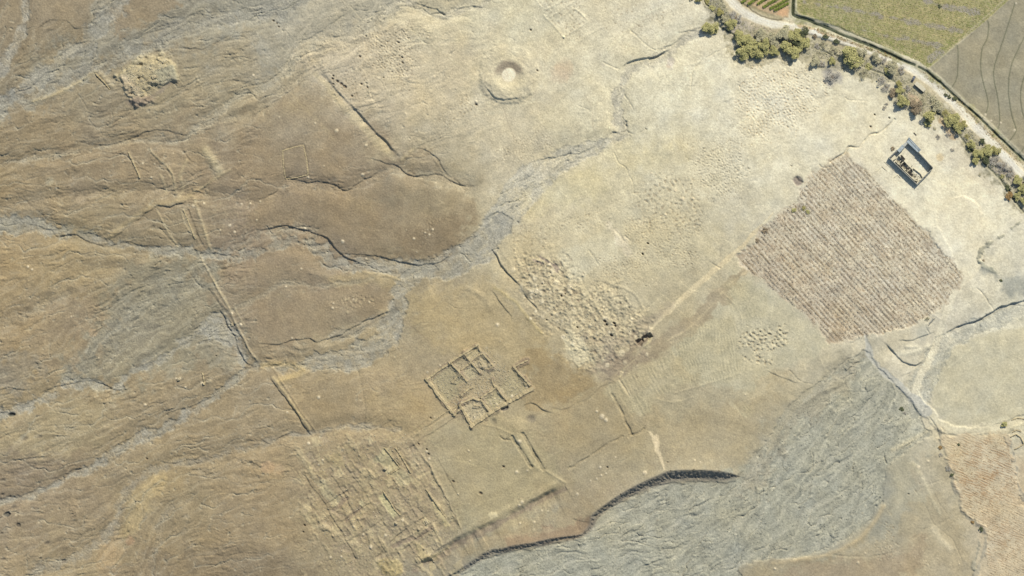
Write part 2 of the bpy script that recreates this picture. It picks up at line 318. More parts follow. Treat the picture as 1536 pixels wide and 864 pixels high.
# ------------------------------------------------------------------ scarps (low side on the right hand)
T1 = (182, 168, 130)
for pts, drop, F in [
  ([(384,350),(398,345),(412,340),(430,338),(445,342),(455,344),(470,350),(490,358),(505,376),(518,386),(535,391),(552,398)],1.5,7),
  ([(505,380),(520,382),(545,384),(575,386),(600,391),(625,397),(642,396),(665,389),(680,374),(690,358),(700,342),(716,326)],1.3,7),
  ([(384,511),(392,514),(410,516),(440,510),(465,507),(472,511),(492,507),(509,502),(524,494),(539,486),(559,477),(584,468),(592,458)],1.3,6),
  ([(340,548),(365,551),(384,549),(415,546),(440,540)],0.8,5),
  ([(327,464),(337,482),(350,504),(360,529),(367,543),(382,549)],1.6,6),
  ([(622,220),(640,225),(655,238),(668,258),(682,272),(700,278)],1.0,6),
  ([(548,238),(560,240),(575,245),(590,247),(600,252),(612,260),(625,264),(645,261),(662,262),(680,272),(706,280)],1.0,5),
  ([(384,300),(400,295),(415,286),(422,274),(430,267),(445,270),(460,275),(480,273),(500,277),(518,283),(535,276),(550,268),(565,258),(585,252)],0.9,4),
  ([(30,334),(45,335),(75,345),(82,352),(110,352),(130,362),(160,368),(190,363),(205,366),(225,368)],0.9,5),
  ([(300,377),(320,380),(340,383),(362,378),(384,372)],0.7,4),
  ([(95,180),(112,186),(125,182),(142,174)],0.5,4),
  ([(118,211),(150,217),(175,213),(197,206),(215,200),(240,194),(262,199),(285,204),(300,200)],0.9,4),
  ([(300,131),(330,125),(350,121),(384,126)],0.7,4),
  ([(230,281),(243,283),(252,288),(261,287)],1.8,3),
  ([(441,61),(464,56),(484,45),(504,30),(521,21)],0.8,4),
  ([(489,53),(509,54),(524,49),(538,41)],0.7,4),
  ([(424,41),(432,52),(441,61)],0.6,4),
  ([(384,125),(399,122),(414,112),(424,100),(437,85)],0.9,4),
  ([(384,171),(400,160),(415,150),(432,138),(448,126),(460,118)],0.8,4),
  ([(616,1),(641,10),(654,14),(667,21),(684,14),(704,9),(724,12),(731,2)],1.0,4),
  ([(931,103),(938,97),(950,92),(965,88),(985,85),(1005,74)],2.6,7),
  ([(994,70),(1003,69),(1012,64),(1021,57)],1.2,4),
  ([(1015,48),(1030,46),(1040,45),(1049,48)],1.3,4),
  ([(905,213),(918,197),(926,202),(934,204)],1.3,4),
  ([(892,216),(905,206),(918,198)],0.6,4),
  ([(805,240),(830,235),(850,232),(875,228),(892,218)],0.9,5),
  ([(738,373),(744,385),(754,402),(768,415),(780,428)],1.9,5),
  ([(780,428),(790,445),(800,458),(812,470)],1.2,6),
  ([(725,320),(738,328),(755,312)],0.7,5),
  ([(1327,514),(1335,522),(1342,529),(1354,541),(1367,545),(1379,547),(1389,537)],2.4,7),
  ([(1347,513),(1365,511),(1380,506),(1402,499)],1.5,4),
  ([(1353,563),(1362,560),(1371,555)],1.2,4),
  ([(1389,537),(1397,522),(1404,504)],0.8,4),
  ([(1419,499),(1442,488),(1462,483),(1468,479),(1485,470),(1502,461),(1519,456),(1536,450),(1575,440)],2.6,8),
  ([(1270,510),(1278,512),(1292,506)],0.8,4),
  ([(1390,547),(1382,560),(1372,572)],0.4,3),
  ([(1310,598),(1325,592),(1332,588)],0.5,4),
  ([(1365,643),(1378,644),(1388,632)],0.9,4),
  ([(1393,622),(1400,632),(1405,642),(1410,655)],1.2,4),
  ([(405,560),(409,570),(427,595),(441,617),(461,645),(470,654)],1.4,5),
  ([(470,654),(484,648),(500,645)],0.8,5),
  ([(165,358),(182,346),(205,330),(230,313),(262,308),(282,301),(289,292)],1.5,6),
  ([(740,372),(752,366),(760,362)],0.5,4),
  ([(735,430),(745,446),(770,480)],0.8,8),
  ([(900,573),(915,570),(924,575)],0.7,5),
  ([(820,612),(850,612),(880,598),(900,580),(925,572)],0.6,8),
  ([(783,612),(790,606),(797,604),(805,609),(812,616),(830,620)],1.3,6),
  ([(190,100),(158,160),(190,160)],0.0,4),
  ([(170,740),(140,752),(110,760)],0.3,4),
  ([(230,698),(262,694),(292,688),(308,684),(318,687),(330,682)],0.9,4),
  ([(70,720),(95,712),(110,705),(130,700)],0.7,5),
  ([(60,592),(90,578),(130,572),(160,578),(176,585),(200,570)],1.0,4),
  ([(-10,585),(20,582),(55,586)],0.8,5),
  ([(240,627),(270,614),(290,609),(312,598),(330,585)],0.9,5),
  ([(160,672),(180,665),(205,650)],0.8,5),
  ([(384,655),(405,664),(420,655),(440,650)],0.8,4),
  ([(1035,470),(1045,460),(1060,448)],0.3,4),
  ([(40,86),(75,70),(95,64)],0.0,4),
  ([(52,45),(65,36),(82,31),(100,32),(112,42),(122,42),(132,36)],0.9,5),
  ([(72,86),(84,86),(94,78),(108,68),(128,62),(140,65)],0.9,5),
  ([(0,160),(20,140),(45,130),(62,118)],0.9,5),
  ([(215,50),(250,40),(285,24),(300,20),(320,26)],0.7,5),
  ([(262,68),(290,74),(310,70),(340,55),(384,46)],0.8,5),
  ([(1010,700),(1040,702)],0.0,4),
  ([(1150,556),(1170,565),(1185,572),(1200,575)],0.8,5),
  ([(1250,588),(1300,585),(1330,568)],0.5,5),
  ([(1152,670),(1175,655),(1195,642)],0.5,5),
  ]:
    if drop > 0: bank(pts, 0.78 * drop ** 1.15, F)
# long ditch beside the ancient rampart, pale band on its sunny side
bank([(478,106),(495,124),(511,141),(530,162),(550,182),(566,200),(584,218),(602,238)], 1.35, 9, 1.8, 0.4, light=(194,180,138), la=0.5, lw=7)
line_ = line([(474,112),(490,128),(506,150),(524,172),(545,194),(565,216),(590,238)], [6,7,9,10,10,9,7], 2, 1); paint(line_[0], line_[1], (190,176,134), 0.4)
# tall river bluff
def bluff(top, toe, drop, col):
    P = np.array(top + toe[::-1], float); Pt = catmull(top, None, 3, 0)[0]; Pb = catmull(toe, None, 3, 0.5)[0]
    Q = np.vstack([Pt, Pb[::-1]])
    sl, Dm, _, _ = pdist(Q, 4, True)
    ins = inside(Q, sl)
    def dist_to(L):
        d = np.full(ins.shape, 1e6, np.float32)
        for i in range(len(L) - 1):
            a = L[i]; b = L[i + 1]; v = b - a; xs = gx[sl] - a[0]; ys = gy[sl] - a[1]
            t = np.clip((xs * v[0] + ys * v[1]) / (v @ v + 1e-9), 0, 1); d = np.minimum(d, np.hypot(xs - t * v[0], ys - t * v[1]))
        return d
    dt = dist_to(Pt); db = dist_to(Pb)
    f = np.where(ins, dt / (dt + db + 1e-6), 0)
    return sl, ins, f, dt, db
# everything south of the bluff is lower, everything north higher: a smooth swell behind the rim
TOP = [(676,862),(700,846),(732,826),(750,823),(768,818),(795,814),(830,807),(862,803),(873,800),(884,786),(886,774),(905,758),(930,741),(955,727),(990,711),(1005,706),(1040,704),(1078,706),(1096,710),(1108,714)]
TOE = [(678,866),(704,852),(735,834),(752,830),(768,827),(797,822),(832,812),(864,806),(876,803),(890,791),(896,778),(920,760),(945,745),(965,737),(996,726),(1010,722),(1040,721),(1084,722),(1098,718),(1109,715)]
DR  = [0.8,1.2,1.8,2.2,2.6,2.6,2.2,1.4,0.6,0.8,2.2,3.6,4.0,4.2,4.4,4.8,5.2,5.0,3.0,0.3]
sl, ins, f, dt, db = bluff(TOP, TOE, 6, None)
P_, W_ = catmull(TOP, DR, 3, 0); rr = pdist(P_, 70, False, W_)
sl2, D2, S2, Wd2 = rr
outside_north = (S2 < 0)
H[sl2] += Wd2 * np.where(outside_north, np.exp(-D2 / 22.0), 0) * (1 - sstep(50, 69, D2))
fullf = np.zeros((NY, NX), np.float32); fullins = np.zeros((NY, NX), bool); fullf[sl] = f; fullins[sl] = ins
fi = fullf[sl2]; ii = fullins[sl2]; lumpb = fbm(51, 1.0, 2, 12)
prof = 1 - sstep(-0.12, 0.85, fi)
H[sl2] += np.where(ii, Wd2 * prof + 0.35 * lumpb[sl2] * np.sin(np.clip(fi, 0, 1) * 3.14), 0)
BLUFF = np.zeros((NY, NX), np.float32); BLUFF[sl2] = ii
m = blur(fullins.astype(float), 2.0)[sl2]; paint(sl2, m, (128,122,106), 0.7)  # shade of the south-facing bluff painted in as darker soil
WASH *= (1 - BLUFF); LABEL[BLUFF > 0.5] = 0
# ------------------------------------------------------------------ cuts and fissures
for pts, w, d in [
  ([(905,93),(915,98),(928,103)],2,0.8),([(946,45),(955,54),(965,64),(975,72),(982,75)],2,0.7),
  ([(1037,137),(1036,122),(1041,106),(1052,93),(1065,85),(1080,75),(1094,69)],1.6,0.9),([(1058,95),(1055,104),(1050,112)],1.2,0.5),
  ([(1036,72),(1034,84)],1.2,0.4),([(918,158),(925,148),(933,138)],1.6,0.7),([(937,142),(943,151),(949,163)],1.8,0.9),([(939,182),(940,192),(943,199),(950,201)],2.4,1.3),
  ([(892,157),(905,150),(917,140)],1.2,0.4),([(864,156),(876,162),(884,165)],1.2,0.5),([(913,130),(920,134)],1.5,0.6),([(921,229),(928,244),(938,250),(943,262),(949,275),(951,290)],1.5,0.7),([(907,238),(914,248)],1.2,0.5),
  ([(955,200),(962,198),(970,194)],1.3,0.6),([(1015,86),(1018,92)],1.5,0.5),([(997,112),(1003,122)],1.2,0.5),
  ([(1342,179),(1332,190),(1317,200),(1307,201),(1300,208),(1293,215),(1288,221),(1281,221),(1274,219),(1268,228),(1258,236),(1246,243)],2.6,1.8),
  ([(1229,247),(1235,252),(1246,250)],1.8,1.0),([(1268,146),(1272,150),(1284,151),(1300,151)],1.4,0.8),([(1224,270),(1219,262),(1217,254)],1.5,0.6),
  ([(1465,432),(1475,441),(1486,458),(1491,466)],1.6,1.0),([(1184,556),(1194,566),(1206,574),(1218,576)],1.5,0.7),([(1397,551),(1392,570),(1391,590)],1.2,0.5),
  ([(1402,513),(1400,520)],1.2,0.5),([(1395,348),(1394,356)],1.5,0.9),([(1404,368),(1408,374)],2.0,0.9),([(1415,380),(1418,386)],1.6,0.8),([(1430,398),(1436,408),(1441,416)],2.0,0.6),
  ([(1394,500),(1388,488),(1392,478)],1.5,0.8),([(1392,489),(1400,480)],3.0,1.2),([(1318,496),(1324,492),(1326,500)],1.5,0.9),
  ([(600,235),(590,224)],1.5,0.5),([(514,0),(529,12),(541,27)],1.6,0.6),([(410,30),(420,36)],2.0,0.8),([(480,105),(492,118)],1.6,0.7),
  ([(665,438),(668,452),(682,462),(700,464)],1.4,0.6),([(600,505),(612,518),(620,526)],1.3,0.4),([(592,500),(606,520)],1.3,0.3),([(655,200),(665,214)],1.2,0.3),
  ([(534,550),(541,575),(546,598),(548,620),(545,640)],3.0,0.5),([(563,615),(575,622),(590,640)],2.0,0.4),([(548,560),(570,575)],1.5,0.3),
  ([(768,655),(782,678),(797,700)],5,2.0),([(784,651),(798,676),(815,704)],5.5,2.3),
  ([(853,703),(880,688),(908,669),(934,655)],3.4,1.5),([(918,592),(930,612),(942,640),(948,652)],3.6,1.4),([(943,655),(958,650),(968,640)],3.6,1.3),([(962,680),(968,688),(972,696)],3.0,0.6),
  ([(928,568),(938,582),(944,594)],2.2,1.0),([(880,728),(905,712),(930,695),(950,680)],1.4,0.3),([(768,800),(790,792),(830,790)],1.2,0.3),
  ([(636,645),(655,632),(668,618)],3.0,0.7),([(602,662),(620,648),(640,632)],4.0,0.6),
  ([(280,406),(290,418),(303,432)],2.2,0.9),([(312,435),(322,448),(332,462)],2.2,0.7),([(304,391),(309,397),(314,402)],2.2,1.0),([(240,343),(256,360),(266,368)],2.5,0.9),
  ([(282,316),(286,328),(292,344),(300,362),(306,372)],3.5,1.3),([(226,230),(236,240),(244,248)],3.0,0.9),([(246,247),(256,262),(260,280)],3.0,0.9),([(222,292),(225,304)],2.0,0.6),
  ([(248,322),(256,330),(262,338)],2.2,0.6),([(212,350),(222,344),(230,340)],4.0,1.0),([(115,140),(124,152),(132,166)],2.0,0.5),([(143,113),(155,125),(165,134)],2.2,1.0),
  ([(275,228),(285,240),(300,250)],2.5,0.7),([(285,280),(292,268),(282,258)],2.5,0.6),([(302,286),(320,270),(332,258)],2.5,0.7),
  ([(424,226),(440,221),(455,218),(460,240),(462,262),(445,266),(428,268),(424,245),(424,226)],3.0,0.7),
  ([(285,552),(296,566),(306,577)],1.4,0.3),([(275,576),(285,588)],1.2,0.3),
  ([(884,376),(892,388),(898,398)],2.6,0.6),([(922,343),(930,352),(936,362)],2.6,0.7),([(938,354),(948,364)],2.5,0.6),([(850,378),(870,365),(888,352)],2.5,0.4),
  ([(1060,390),(1072,398),(1080,402)],2.0,0.7),([(1080,350),(1100,344),(1140,352)],1.2,0.3),
  ([(902,452),(904,464),(906,476)],2.0,0.6),([(948,440),(955,450),(958,460)],1.8,0.4),
  ([(1327,685),(1328,692),(1330,695)],2.0,1.6),([(868,500),(882,510)],2.0,0.3),
  ([(1392,690),(1396,712),(1402,742),(1416,764),(1432,785)],1.5,0.3),([(1372,735),(1390,762),(1402,786),(1430,812),(1446,850)],1.8,0.4),([(1406,788),(1420,780),(1438,772)],3.0,0.4),([(1374,738),(1390,728),(1412,720)],2.5,0.4),
  ([(1232,832),(1300,835),(1340,828),(1370,808),(1390,792)],3.0,0.4),
  ]:
    cut(pts, w, d)
def ridges(lst, col=None):
    for q in lst: ridge(q[0], q[1], q[2], q[3] if len(q) > 3 else col)
PB = (188,172,130)
ridges([([(300,385),(330,440),(352,480),(372,520),(385,540)],3,1.1,(176,162,126)),([(320,438),(345,472),(364,508),(380,536)],3,0.9),([(412,556),(432,586),(450,615),(474,648)],3,0.8),
  ([(815,22),(832,40),(846,56)],3,0.8),([(846,56),(862,46),(880,34)],3,0.8),([(820,14),(838,4),(852,-6)],3,0.7),([(838,30),(862,14),(882,32)],2.5,0.7),([(826,26),(846,12),(866,0)],2.5,0.6),([(800,-5),(812,10)],3,0.6),([(868,62),(890,48),(905,40)],2.5,0.5),
  ([(598,668),(640,642),(688,616)],4,0.9,(180,164,124)),([(636,684),(655,718),(672,754),(690,792)],4,1.2,(182,166,126)),([(700,632),(740,640),(768,652)],2.5,0.4),([(818,706),(835,716),(848,724)],4,0.8,(186,172,130)),
  ([(1012,590),(1060,576),(1110,560)],3,0.5),([(1085,440),(1110,470),(1112,520)],2,0.4),([(985,598),(1010,604),(1040,596)],3,0.4),([(870,430),(890,452),(900,470)],4,0.8),([(888,450),(915,428),(935,420)],4,0.8),([(915,425),(950,440),(965,462)],4,0.7),([(845,398),(858,425),(868,440)],4,0.6)])
ridges([([(193,229),(203,250),(210,266)],2,0.6,(200,186,150)),([(142,108),(110,128),(80,142),(50,152)],6,1.4,(190,174,130)),([(148,108),(158,118),(170,130)],7,1.2,(186,170,130)),
  ([(225,225),(238,238),(250,250),(258,264),(264,290)],5,0.9,PB),([(275,315),(282,335),(292,356)],3,0.9,(204,190,150)),([(292,298),(300,325),(308,350),(316,374)],5,1.2,PB),
  ([(272,318),(280,340),(288,352)],3,0.7,PB),([(236,318),(246,336),(256,354),(266,370)],3,0.7,PB),([(165,355),(200,328),(232,308),(262,303),(286,292)],8,1.0,(178,160,116)),
  ([(345,255),(325,266),(305,280),(290,288)],4,0.8,PB),([(268,296),(275,280),(270,262),(280,240)],5,0.6,PB),([(250,290),(244,270),(240,262)],4,0.7,PB),
  ([(308,226),(318,240),(328,256)],14,2.0,(188,176,134)),([(320,420),(332,440),(345,462)],3,0.4,PB),([(352,462),(366,488)],3,0.4,PB),
  ([(622,222),(610,232),(602,240)],5,0.8,(192,176,132)),([(640,227),(652,240),(664,258)],3,0.5),
  ([(410,566),(428,590),(442,610),(464,644)],4,0.9,(190,172,124)),
  ([(776,655),(790,678),(806,703)],5,0.6,(188,176,132)),([(770,655),(778,664)],4,0.5,(210,200,160)),
  ([(990,640),(984,620)],2,0.2),([(927,590),(938,612),(950,636)],4,0.4),([(690,802),(725,780),(765,762),(800,742),(842,720)],6,0.8),
  ([(760,360),(752,375),(765,395)],4,0.5),([(700,432),(725,446),(738,470)],8,0.9),([(742,432),(772,452),(795,480),(812,500)],5,0.5,(190,172,118)),
  ([(600,420),(575,412),(545,408)],5,0.7,(182,164,120)),([(395,548),(430,546),(455,556),(420,570)],10,1.2,(194,172,118)),
  ([(1000,540),(1010,520),(1030,490)],2,0.2),([(1450,640),(1490,636),(1530,622)],2,0.3),
  ([(1370,695),(1382,715),(1396,745),(1410,770)],6,0.5,(200,190,152)),([(1400,795),(1412,810),(1424,822)],12,0.8,(212,202,166)),
  ([(1340,675),(1370,660),(1395,645)],8,0.8,(198,188,150)),([(1160,845),(1230,835),(1280,815),(1310,785),(1325,760)],8,0.9,(190,172,130)),
  ([(900,92),(920,66),(945,44),(960,26),(1005,5)],2.5,0.3,(218,212,174)),([(1352,530),(1372,528),(1392,520)],8,1.4,(222,214,178)),([(1360,520),(1375,520)],5,1.0,(222,214,178)),
  ([(1400,575),(1420,555),(1450,530),(1470,508)],2,0.4,(212,206,170)),([(1395,470),(1410,478)],3,0.4),
  ([(880,182),(900,178),(925,192)],4,0.3),([(830,480),(850,495),(875,520),(890,535)],6,0.5)])
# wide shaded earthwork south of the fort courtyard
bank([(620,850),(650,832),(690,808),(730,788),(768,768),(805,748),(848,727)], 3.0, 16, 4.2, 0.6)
ln = line([(620,856),(652,838),(692,814),(732,794),(770,774),(806,754),(848,733)], [9,9,9,9,8,8,5], 2, 1.5); paint(ln[0], ln[1], (132,118,98), 0.6)  # dark band paints the slope's shade into the soil colour
# crater mound
def crater(x, y):
    gl = fbm(55, 1.4, 3, 26)
    P = 60; sl = (slice(y - P - Y0, y + P - Y0), slice(x - P - X0, x + P - X0))
    dx = gx[sl] - x; dy = gy[sl] - y; d = np.hypot(dx, dy * 1.04) * (1 + 0.025 * EDGE[sl])
    h = np.interp(d, [0, 9, 11, 20, 25, 33, 39, 43, 47, 58], [0.2, 0.2, 0.3, 2.1, 2.7, 2.5, 2.0, 1.3, 0.35, 0.0]).astype(np.float32)
    H[sl] += h * (0.75 + 0.25 * np.clip(dy / 30, -1, 1)) + np.clip(h, 0, 1.5) * 0.06 * gl[sl] + np.exp(-(d / 50) ** 4) * 0.3
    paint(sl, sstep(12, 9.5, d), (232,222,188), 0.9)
    paint(sl, sstep(9, 12, d) * sstep(24, 18, d) * sstep(4, -8, dy), (150,136,112), 0.75)  # painted shade: dark crescent on the inner slope facing away from the sun
    paint(sl, sstep(10, 14, d) * sstep(36, 28, d) * sstep(0, 12, dy), (208,198,158), 0.5)  # painted sunlight: paler colour on the inner slope facing the sun
    blend(A_LUMP, sl, sstep(44, 38, d), 0.03); blend(A_FLOW, sl, sstep(44, 38, d), 0.01)
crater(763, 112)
bank([(726,128),(738,144),(752,150),(770,150),(786,144)][::1], 0.7, 6)
bank([(727,92),(724,106),(726,122)], 0.0001, 4)
# fort mesa of the north west
r = poly([(178,112),(190,96),(212,84),(236,78),(252,82),(262,95),(264,112),(256,126),(238,138),(214,150),(203,156),(194,150),(184,138),(176,124)], 4, 3)
sl, m, sd = r
H[sl] += 2.6 * sstep(-4, 15, sd + 2.5 * EDGE[sl]) + m * 0.15 * slope_norm(fbm(50, 1.3, 4, 20))[sl]
paint(sl, sstep(-4, 5, sd), (186,172,130), 0.75); blend(A_LUMP, sl, m, 0.055)
patch([(178,122),(196,118),(206,132),(204,150),(195,152),(184,136)], (196,178,142), 0.6, 3, 3)
patch([(205,150),(238,134),(258,118),(262,124),(240,142),(208,158),(196,158),(188,150)], (138,122,104), 0.65, 4, 2)  # south skirt darkened, slope shade put into the colour
patch([(232,108),(258,100),(262,118),(244,126),(234,120)], (170,166,136), 0.7, 4, 2)
cut([(208,118),(214,117),(219,121)], 3, 2.2); cut([(209,117),(208,124)], 3, 2.0); cut([(233,127),(238,128)], 2.4, 1.4)
# square platform right of the ruins etc.
blob(1197, 272, 6.5, -0.8, (150,136,118), 0.85, True); cut([(1195,266),(1199,270),(1204,273)], 2.5, 1.2, col=(104,98,84))
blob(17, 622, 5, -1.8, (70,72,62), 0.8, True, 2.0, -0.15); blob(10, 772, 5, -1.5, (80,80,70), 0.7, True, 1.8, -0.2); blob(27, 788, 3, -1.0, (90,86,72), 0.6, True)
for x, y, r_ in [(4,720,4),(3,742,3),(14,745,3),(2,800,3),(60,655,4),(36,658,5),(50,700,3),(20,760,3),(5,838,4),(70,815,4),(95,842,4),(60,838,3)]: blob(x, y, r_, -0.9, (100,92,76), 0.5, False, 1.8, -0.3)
# sunken pit on the track
def box_pit(pts, depth, soft=1.0):
    r = poly(pts, soft, 0.3, straight=True); sl, m, sd = r; H[sl] -= depth * sstep(-0.5, 1.6, sd); paint(sl, sstep(-1, 1, sd), (120,108,90), 0.8)  # dark paint over the pit repeats the shadow inside it
box_pit([(962,506),(975,499),(979.5,505),(965,515)], 3.4); box_pit([(953,512),(957,508),(965,508),(966,512),(962,519.5),(957,518)], 3.6)
cut([(953,511),(958,506)], 3, 1.0)
# big hollow beside fort SE wall, its shadow painted into the soil
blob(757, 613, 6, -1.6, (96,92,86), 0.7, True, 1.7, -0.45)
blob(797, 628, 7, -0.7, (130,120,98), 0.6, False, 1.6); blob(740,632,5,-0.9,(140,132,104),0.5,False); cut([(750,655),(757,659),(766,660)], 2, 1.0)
blob(775,640,16,1.2,(186,170,126),0.4)
# patches of special tint
for x,y,rx,col in [(139,500,7,(190,160,118)),(404,700,9,(196,164,124)),(418,704,9,(200,172,130)),(194,812,6,(180,142,104)),(1003,99,3,(206,170,128)),(848,105,14,(200,178,142)),(840,112,14,(202,182,146)),(1270,232,5,(214,190,140)),
    (1410,237,6,(216,190,134)),(120,300,6,(178,160,126)),(75,272,6,(176,168,134)),(90,305,5,(176,164,130)),(610,230-0,3,(200,186,150)),(1005,100,5,(196,190,170)),(1385,498,10,(170,170,150)),(905,98,4,(200,190,160))]:
    blob(x, y, rx, 0, col, 0.45)
blob(1006, 92, 6, -0.2, (186,178,162), 0.6)

FORT = [
  ([(640,569.5),(648,579),(655,590),(662,599),(672,611),(681,621.5)],1.5,1.9,'outer_wall'),([(642,568),(658,556),(675,544.5)],1.0,1.2,'outer_wall'),([(675,543.5),(695,531),(716,517.5)],1.0,1.2,'outer_wall'),([(717,518),(720.5,526)],1.0,1.2,'outer_wall'),
  ([(681,622),(691,613)],1.0,1.2,'outer_wall'),([(691,610),(700,626),(707,639)],1.4,1.7,'outer_wall'),([(708,638.6),(721,630),(735,620),(750,611),(766,602),(782,593),(798,584)],1.6,1.9,'outer_wall'),
  ([(771,551),(780,561),(788,570),(794,577)],1.1,1.3,'outer_wall'),([(772,550),(790,541)],0.9,0.9,'outer_wall'),
  ([(708,540),(716,534),(724,530),(732,539),(740,549)],0.9,1.3,'inner_wall'),([(697,531.5),(705,541),(712,549),(719,558)],0.9,1.2,'inner_wall'),([(693,554),(706,544)],0.9,1.1,'inner_wall'),([(677,545.5),(688,557),(700,571)],0.9,1.1,'inner_wall'),
  ([(690,560),(684,567),(679,573)],0.8,0.8,'inner_wall'),([(720.5,543),(724,549.5)],0.6,1.0,'inner_wall'),([(693,592),(700,586),(708,581.5)],0.9,0.9,'inner_wall'),([(680,617),(691,606.5)],0.9,1.0,'inner_wall'),
  ([(693,604),(703,600),(709,597),(717,600),(722,600),(729,610),(735,618)],1.1,1.4,'inner_wall'),([(723,596),(733,589),(744,581.5)],1.0,1.2,'inner_wall'),([(738,570),(740,576),(746,583),(753,592),(759,599)],1.0,1.2,'inner_wall'),([(712,608),(719,609)],0.7,0.8,'inner_wall'),([(740,549),(733,554),(728,553)],0.7,0.7,'inner_wall')]
FORTW = [f[0] for f in FORT]
patch([(1112,404),(1126,404),(1062,478),(1005,524),(952,552),(905,574),(893,562),(960,528),(985,508),(1030,472),(1070,438)], (166,151,118), 0.8, 3, 3, flow=0.03)
patch([(985,508),(960,525),(905,560),(880,556),(940,522),(972,500)], (144,129,104), 0.4, 5, 4)
# ------------------------------------------------------------------ farmland
def inpoly(pts, soft=1.2, edge=0.6, straight=True): return poly(pts, soft, edge, 5, straight)
# strip of land between the canal and the wadi edge: scrubby soil
scrub = patch([(1040,-40),(1095,-40),(1110,10),(1140,28),(1180,40),(1230,52),(1300,76),(1350,96),(1378,120),(1405,142),(1440,175),(1475,210),(1510,246),(1550,285),(1550,330),(1515,300),(1500,285),(1480,262),(1462,245),(1445,215),(1420,190),(1400,175),(1388,180),(1370,168),(1345,165),(1340,130),(1325,118),(1300,120),(1270,110),(1240,108),(1215,95),(1175,90),(1110,95),(1095,80),(1090,55),(1062,20)], (176,168,134), 0.7, 3, 4)
sl, m, sd = scrub; sc_n = sstep(0.2, 1.4, fbm(60, 1.0, 2, 25)[sl]) * m; paint(sl, sc_n, (128,122,88), 0.55); blend(A_LUMP, sl, m, 0.10)
patch([(1095,25),(1130,30),(1150,40),(1130,48),(1105,45)], (186,176,156), 0.7, 5, 4)
patch([(1500,240),(1545,280),(1550,300),(1520,275),(1495,255)], (172,158,140), 0.7, 5, 4)
patch([(1364,140),(1378,150),(1372,156),(1362,150)], (206,176,140), 0.6, 3, 2); patch([(1410,178),(1425,195),(1440,210),(1432,212),(1412,192)], (190,154,104), 0.5, 3, 2)
patch([(1235,105),(1262,108),(1262,124),(1244,124)], (160,156,146), 0.7, 6, 3)
# green crop field
gf = inpoly([(1195,-60),(1196,21),(1235,33),(1300,58),(1350,80),(1376,92),(1392,104),(1434,68),(1480,30),(1516,-2),(1560,-60)])
sl, m, sd = gf; paint(sl, m, (168,160,112), 1.0); blend(A_FLOW, sl, m, 0); blend(A_LUMP, sl, m, 0.03)
n1 = aniso(61, math.radians(14), 14, 5)[sl]; n2 = fbm(62, 0.6, 2, 30)[sl]
paint(sl, m * sstep(-0.2, 1.4, n2 * 0.7 + n1 * 0.7), (146,146,86), 0.7); paint(sl, m * sstep(0.5, 1.8, -n2 * 0.8 + 0.5 * n1), (190,174,124), 0.8)
paint(sl, m * sstep(30, 0, sd) * sstep(-0.5,1,n2), (128,136,70), 0.5)
for pts, w in [([(1205,2),(1250,10),(1300,19),(1340,27),(1390,37),(1438,46)],[2,3,5,5,6,5]),([(1340,-20),(1380,-4),(1408,8),(1440,14),(1468,19)],[4,5,5,5,5]),([(1290,44),(1330,54),(1370,61),(1416,69)],[2,4,4,4]),([(1392,90),(1402,84),(1412,78)],[8,9,6]),([(1195,-10),(1230,0)],[3,3])]:
    r = line(pts, w, 1.5, 1.8); paint(r[0], r[1] * (0.6 + 0.4 * sstep(-1, 1, fbm(63, 0.8, 2, 14)[r[0]])), (158,150,136), 0.85)
r = gf; sl, m, sd = r
rows = np.sin((gx[sl] * math.sin(math.radians(14)) * -1 + gy[sl] * math.cos(math.radians(14))) * 2 * math.pi / 3.1 + EDGE[sl] * 0.5)
H[sl] += m * 0.05 * rows
label(gf, 4)
# fallow, contour-bunded field
ff = inpoly([(1392,105),(1434,69),(1480,31),(1517,-3),(1560,-60),(1600,-60),(1600,290),(1560,258),(1532,232),(1504,205),(1478,178),(1452,157),(1430,142),(1412,118)])
sl, m, sd = ff; paint(sl, m, (161,153,124), 1.0); blend(A_FLOW, sl, m, 0.0); blend(A_LUMP, sl, m, 0.025)
fn = aniso(64, math.radians(-35), 10, 3)[sl]; tint(sl, m, (0.95,0.95,0.93), 1.0 * 0.5); H[sl] += m * 0.015 * fn
paint(sl, m * sstep(-0.5, 2, fbm(65, 1.5, 6, 90)[sl]), (172,163,132), 0.6)
label(ff, 3)
for pts in [[(1437,68),(1438,90),(1436,115),(1432,125),(1427,132)],[(1482,30),(1484,40),(1481,58),(1474,72),(1472,92),(1473,112),(1480,138),(1483,155),(1480,168),(1474,177)],
            [(1523,4),(1512,40),(1500,75),(1492,100),(1492,120),(1497,145),(1500,172),(1499,188),(1492,202)],[(1540,50),(1522,86),(1515,112),(1514,140),(1518,170),(1524,190),(1524,198),(1510,217)],[(1540,105),(1532,135),(1534,165),(1542,190)],[(1546,205),(1536,222),(1528,232)]]:
    ridge(pts, 2.6, 0.22, (148,142,110), 0.5); cut([(x - 0.9, y + 0.8) for x, y in pts], 1.0, 0.35, 0.2, 0.7, (96,98,72), 0.8)
for x, y in [(1478,172),(1487,181),(1501,184),(1522,195),(1524,5)]: blob(x, y, 1.6, 0.3, (212,202,172), 0.8)
for x0,y0,x1,y1 in [(1512,-5,1434,66),(1434,66,1393,104)]: ridge([(x0,y0),((x0+x1)/2,(y0+y1)/2),(x1,y1)], 2.5, 0.35, (190,180,142), 0.8)
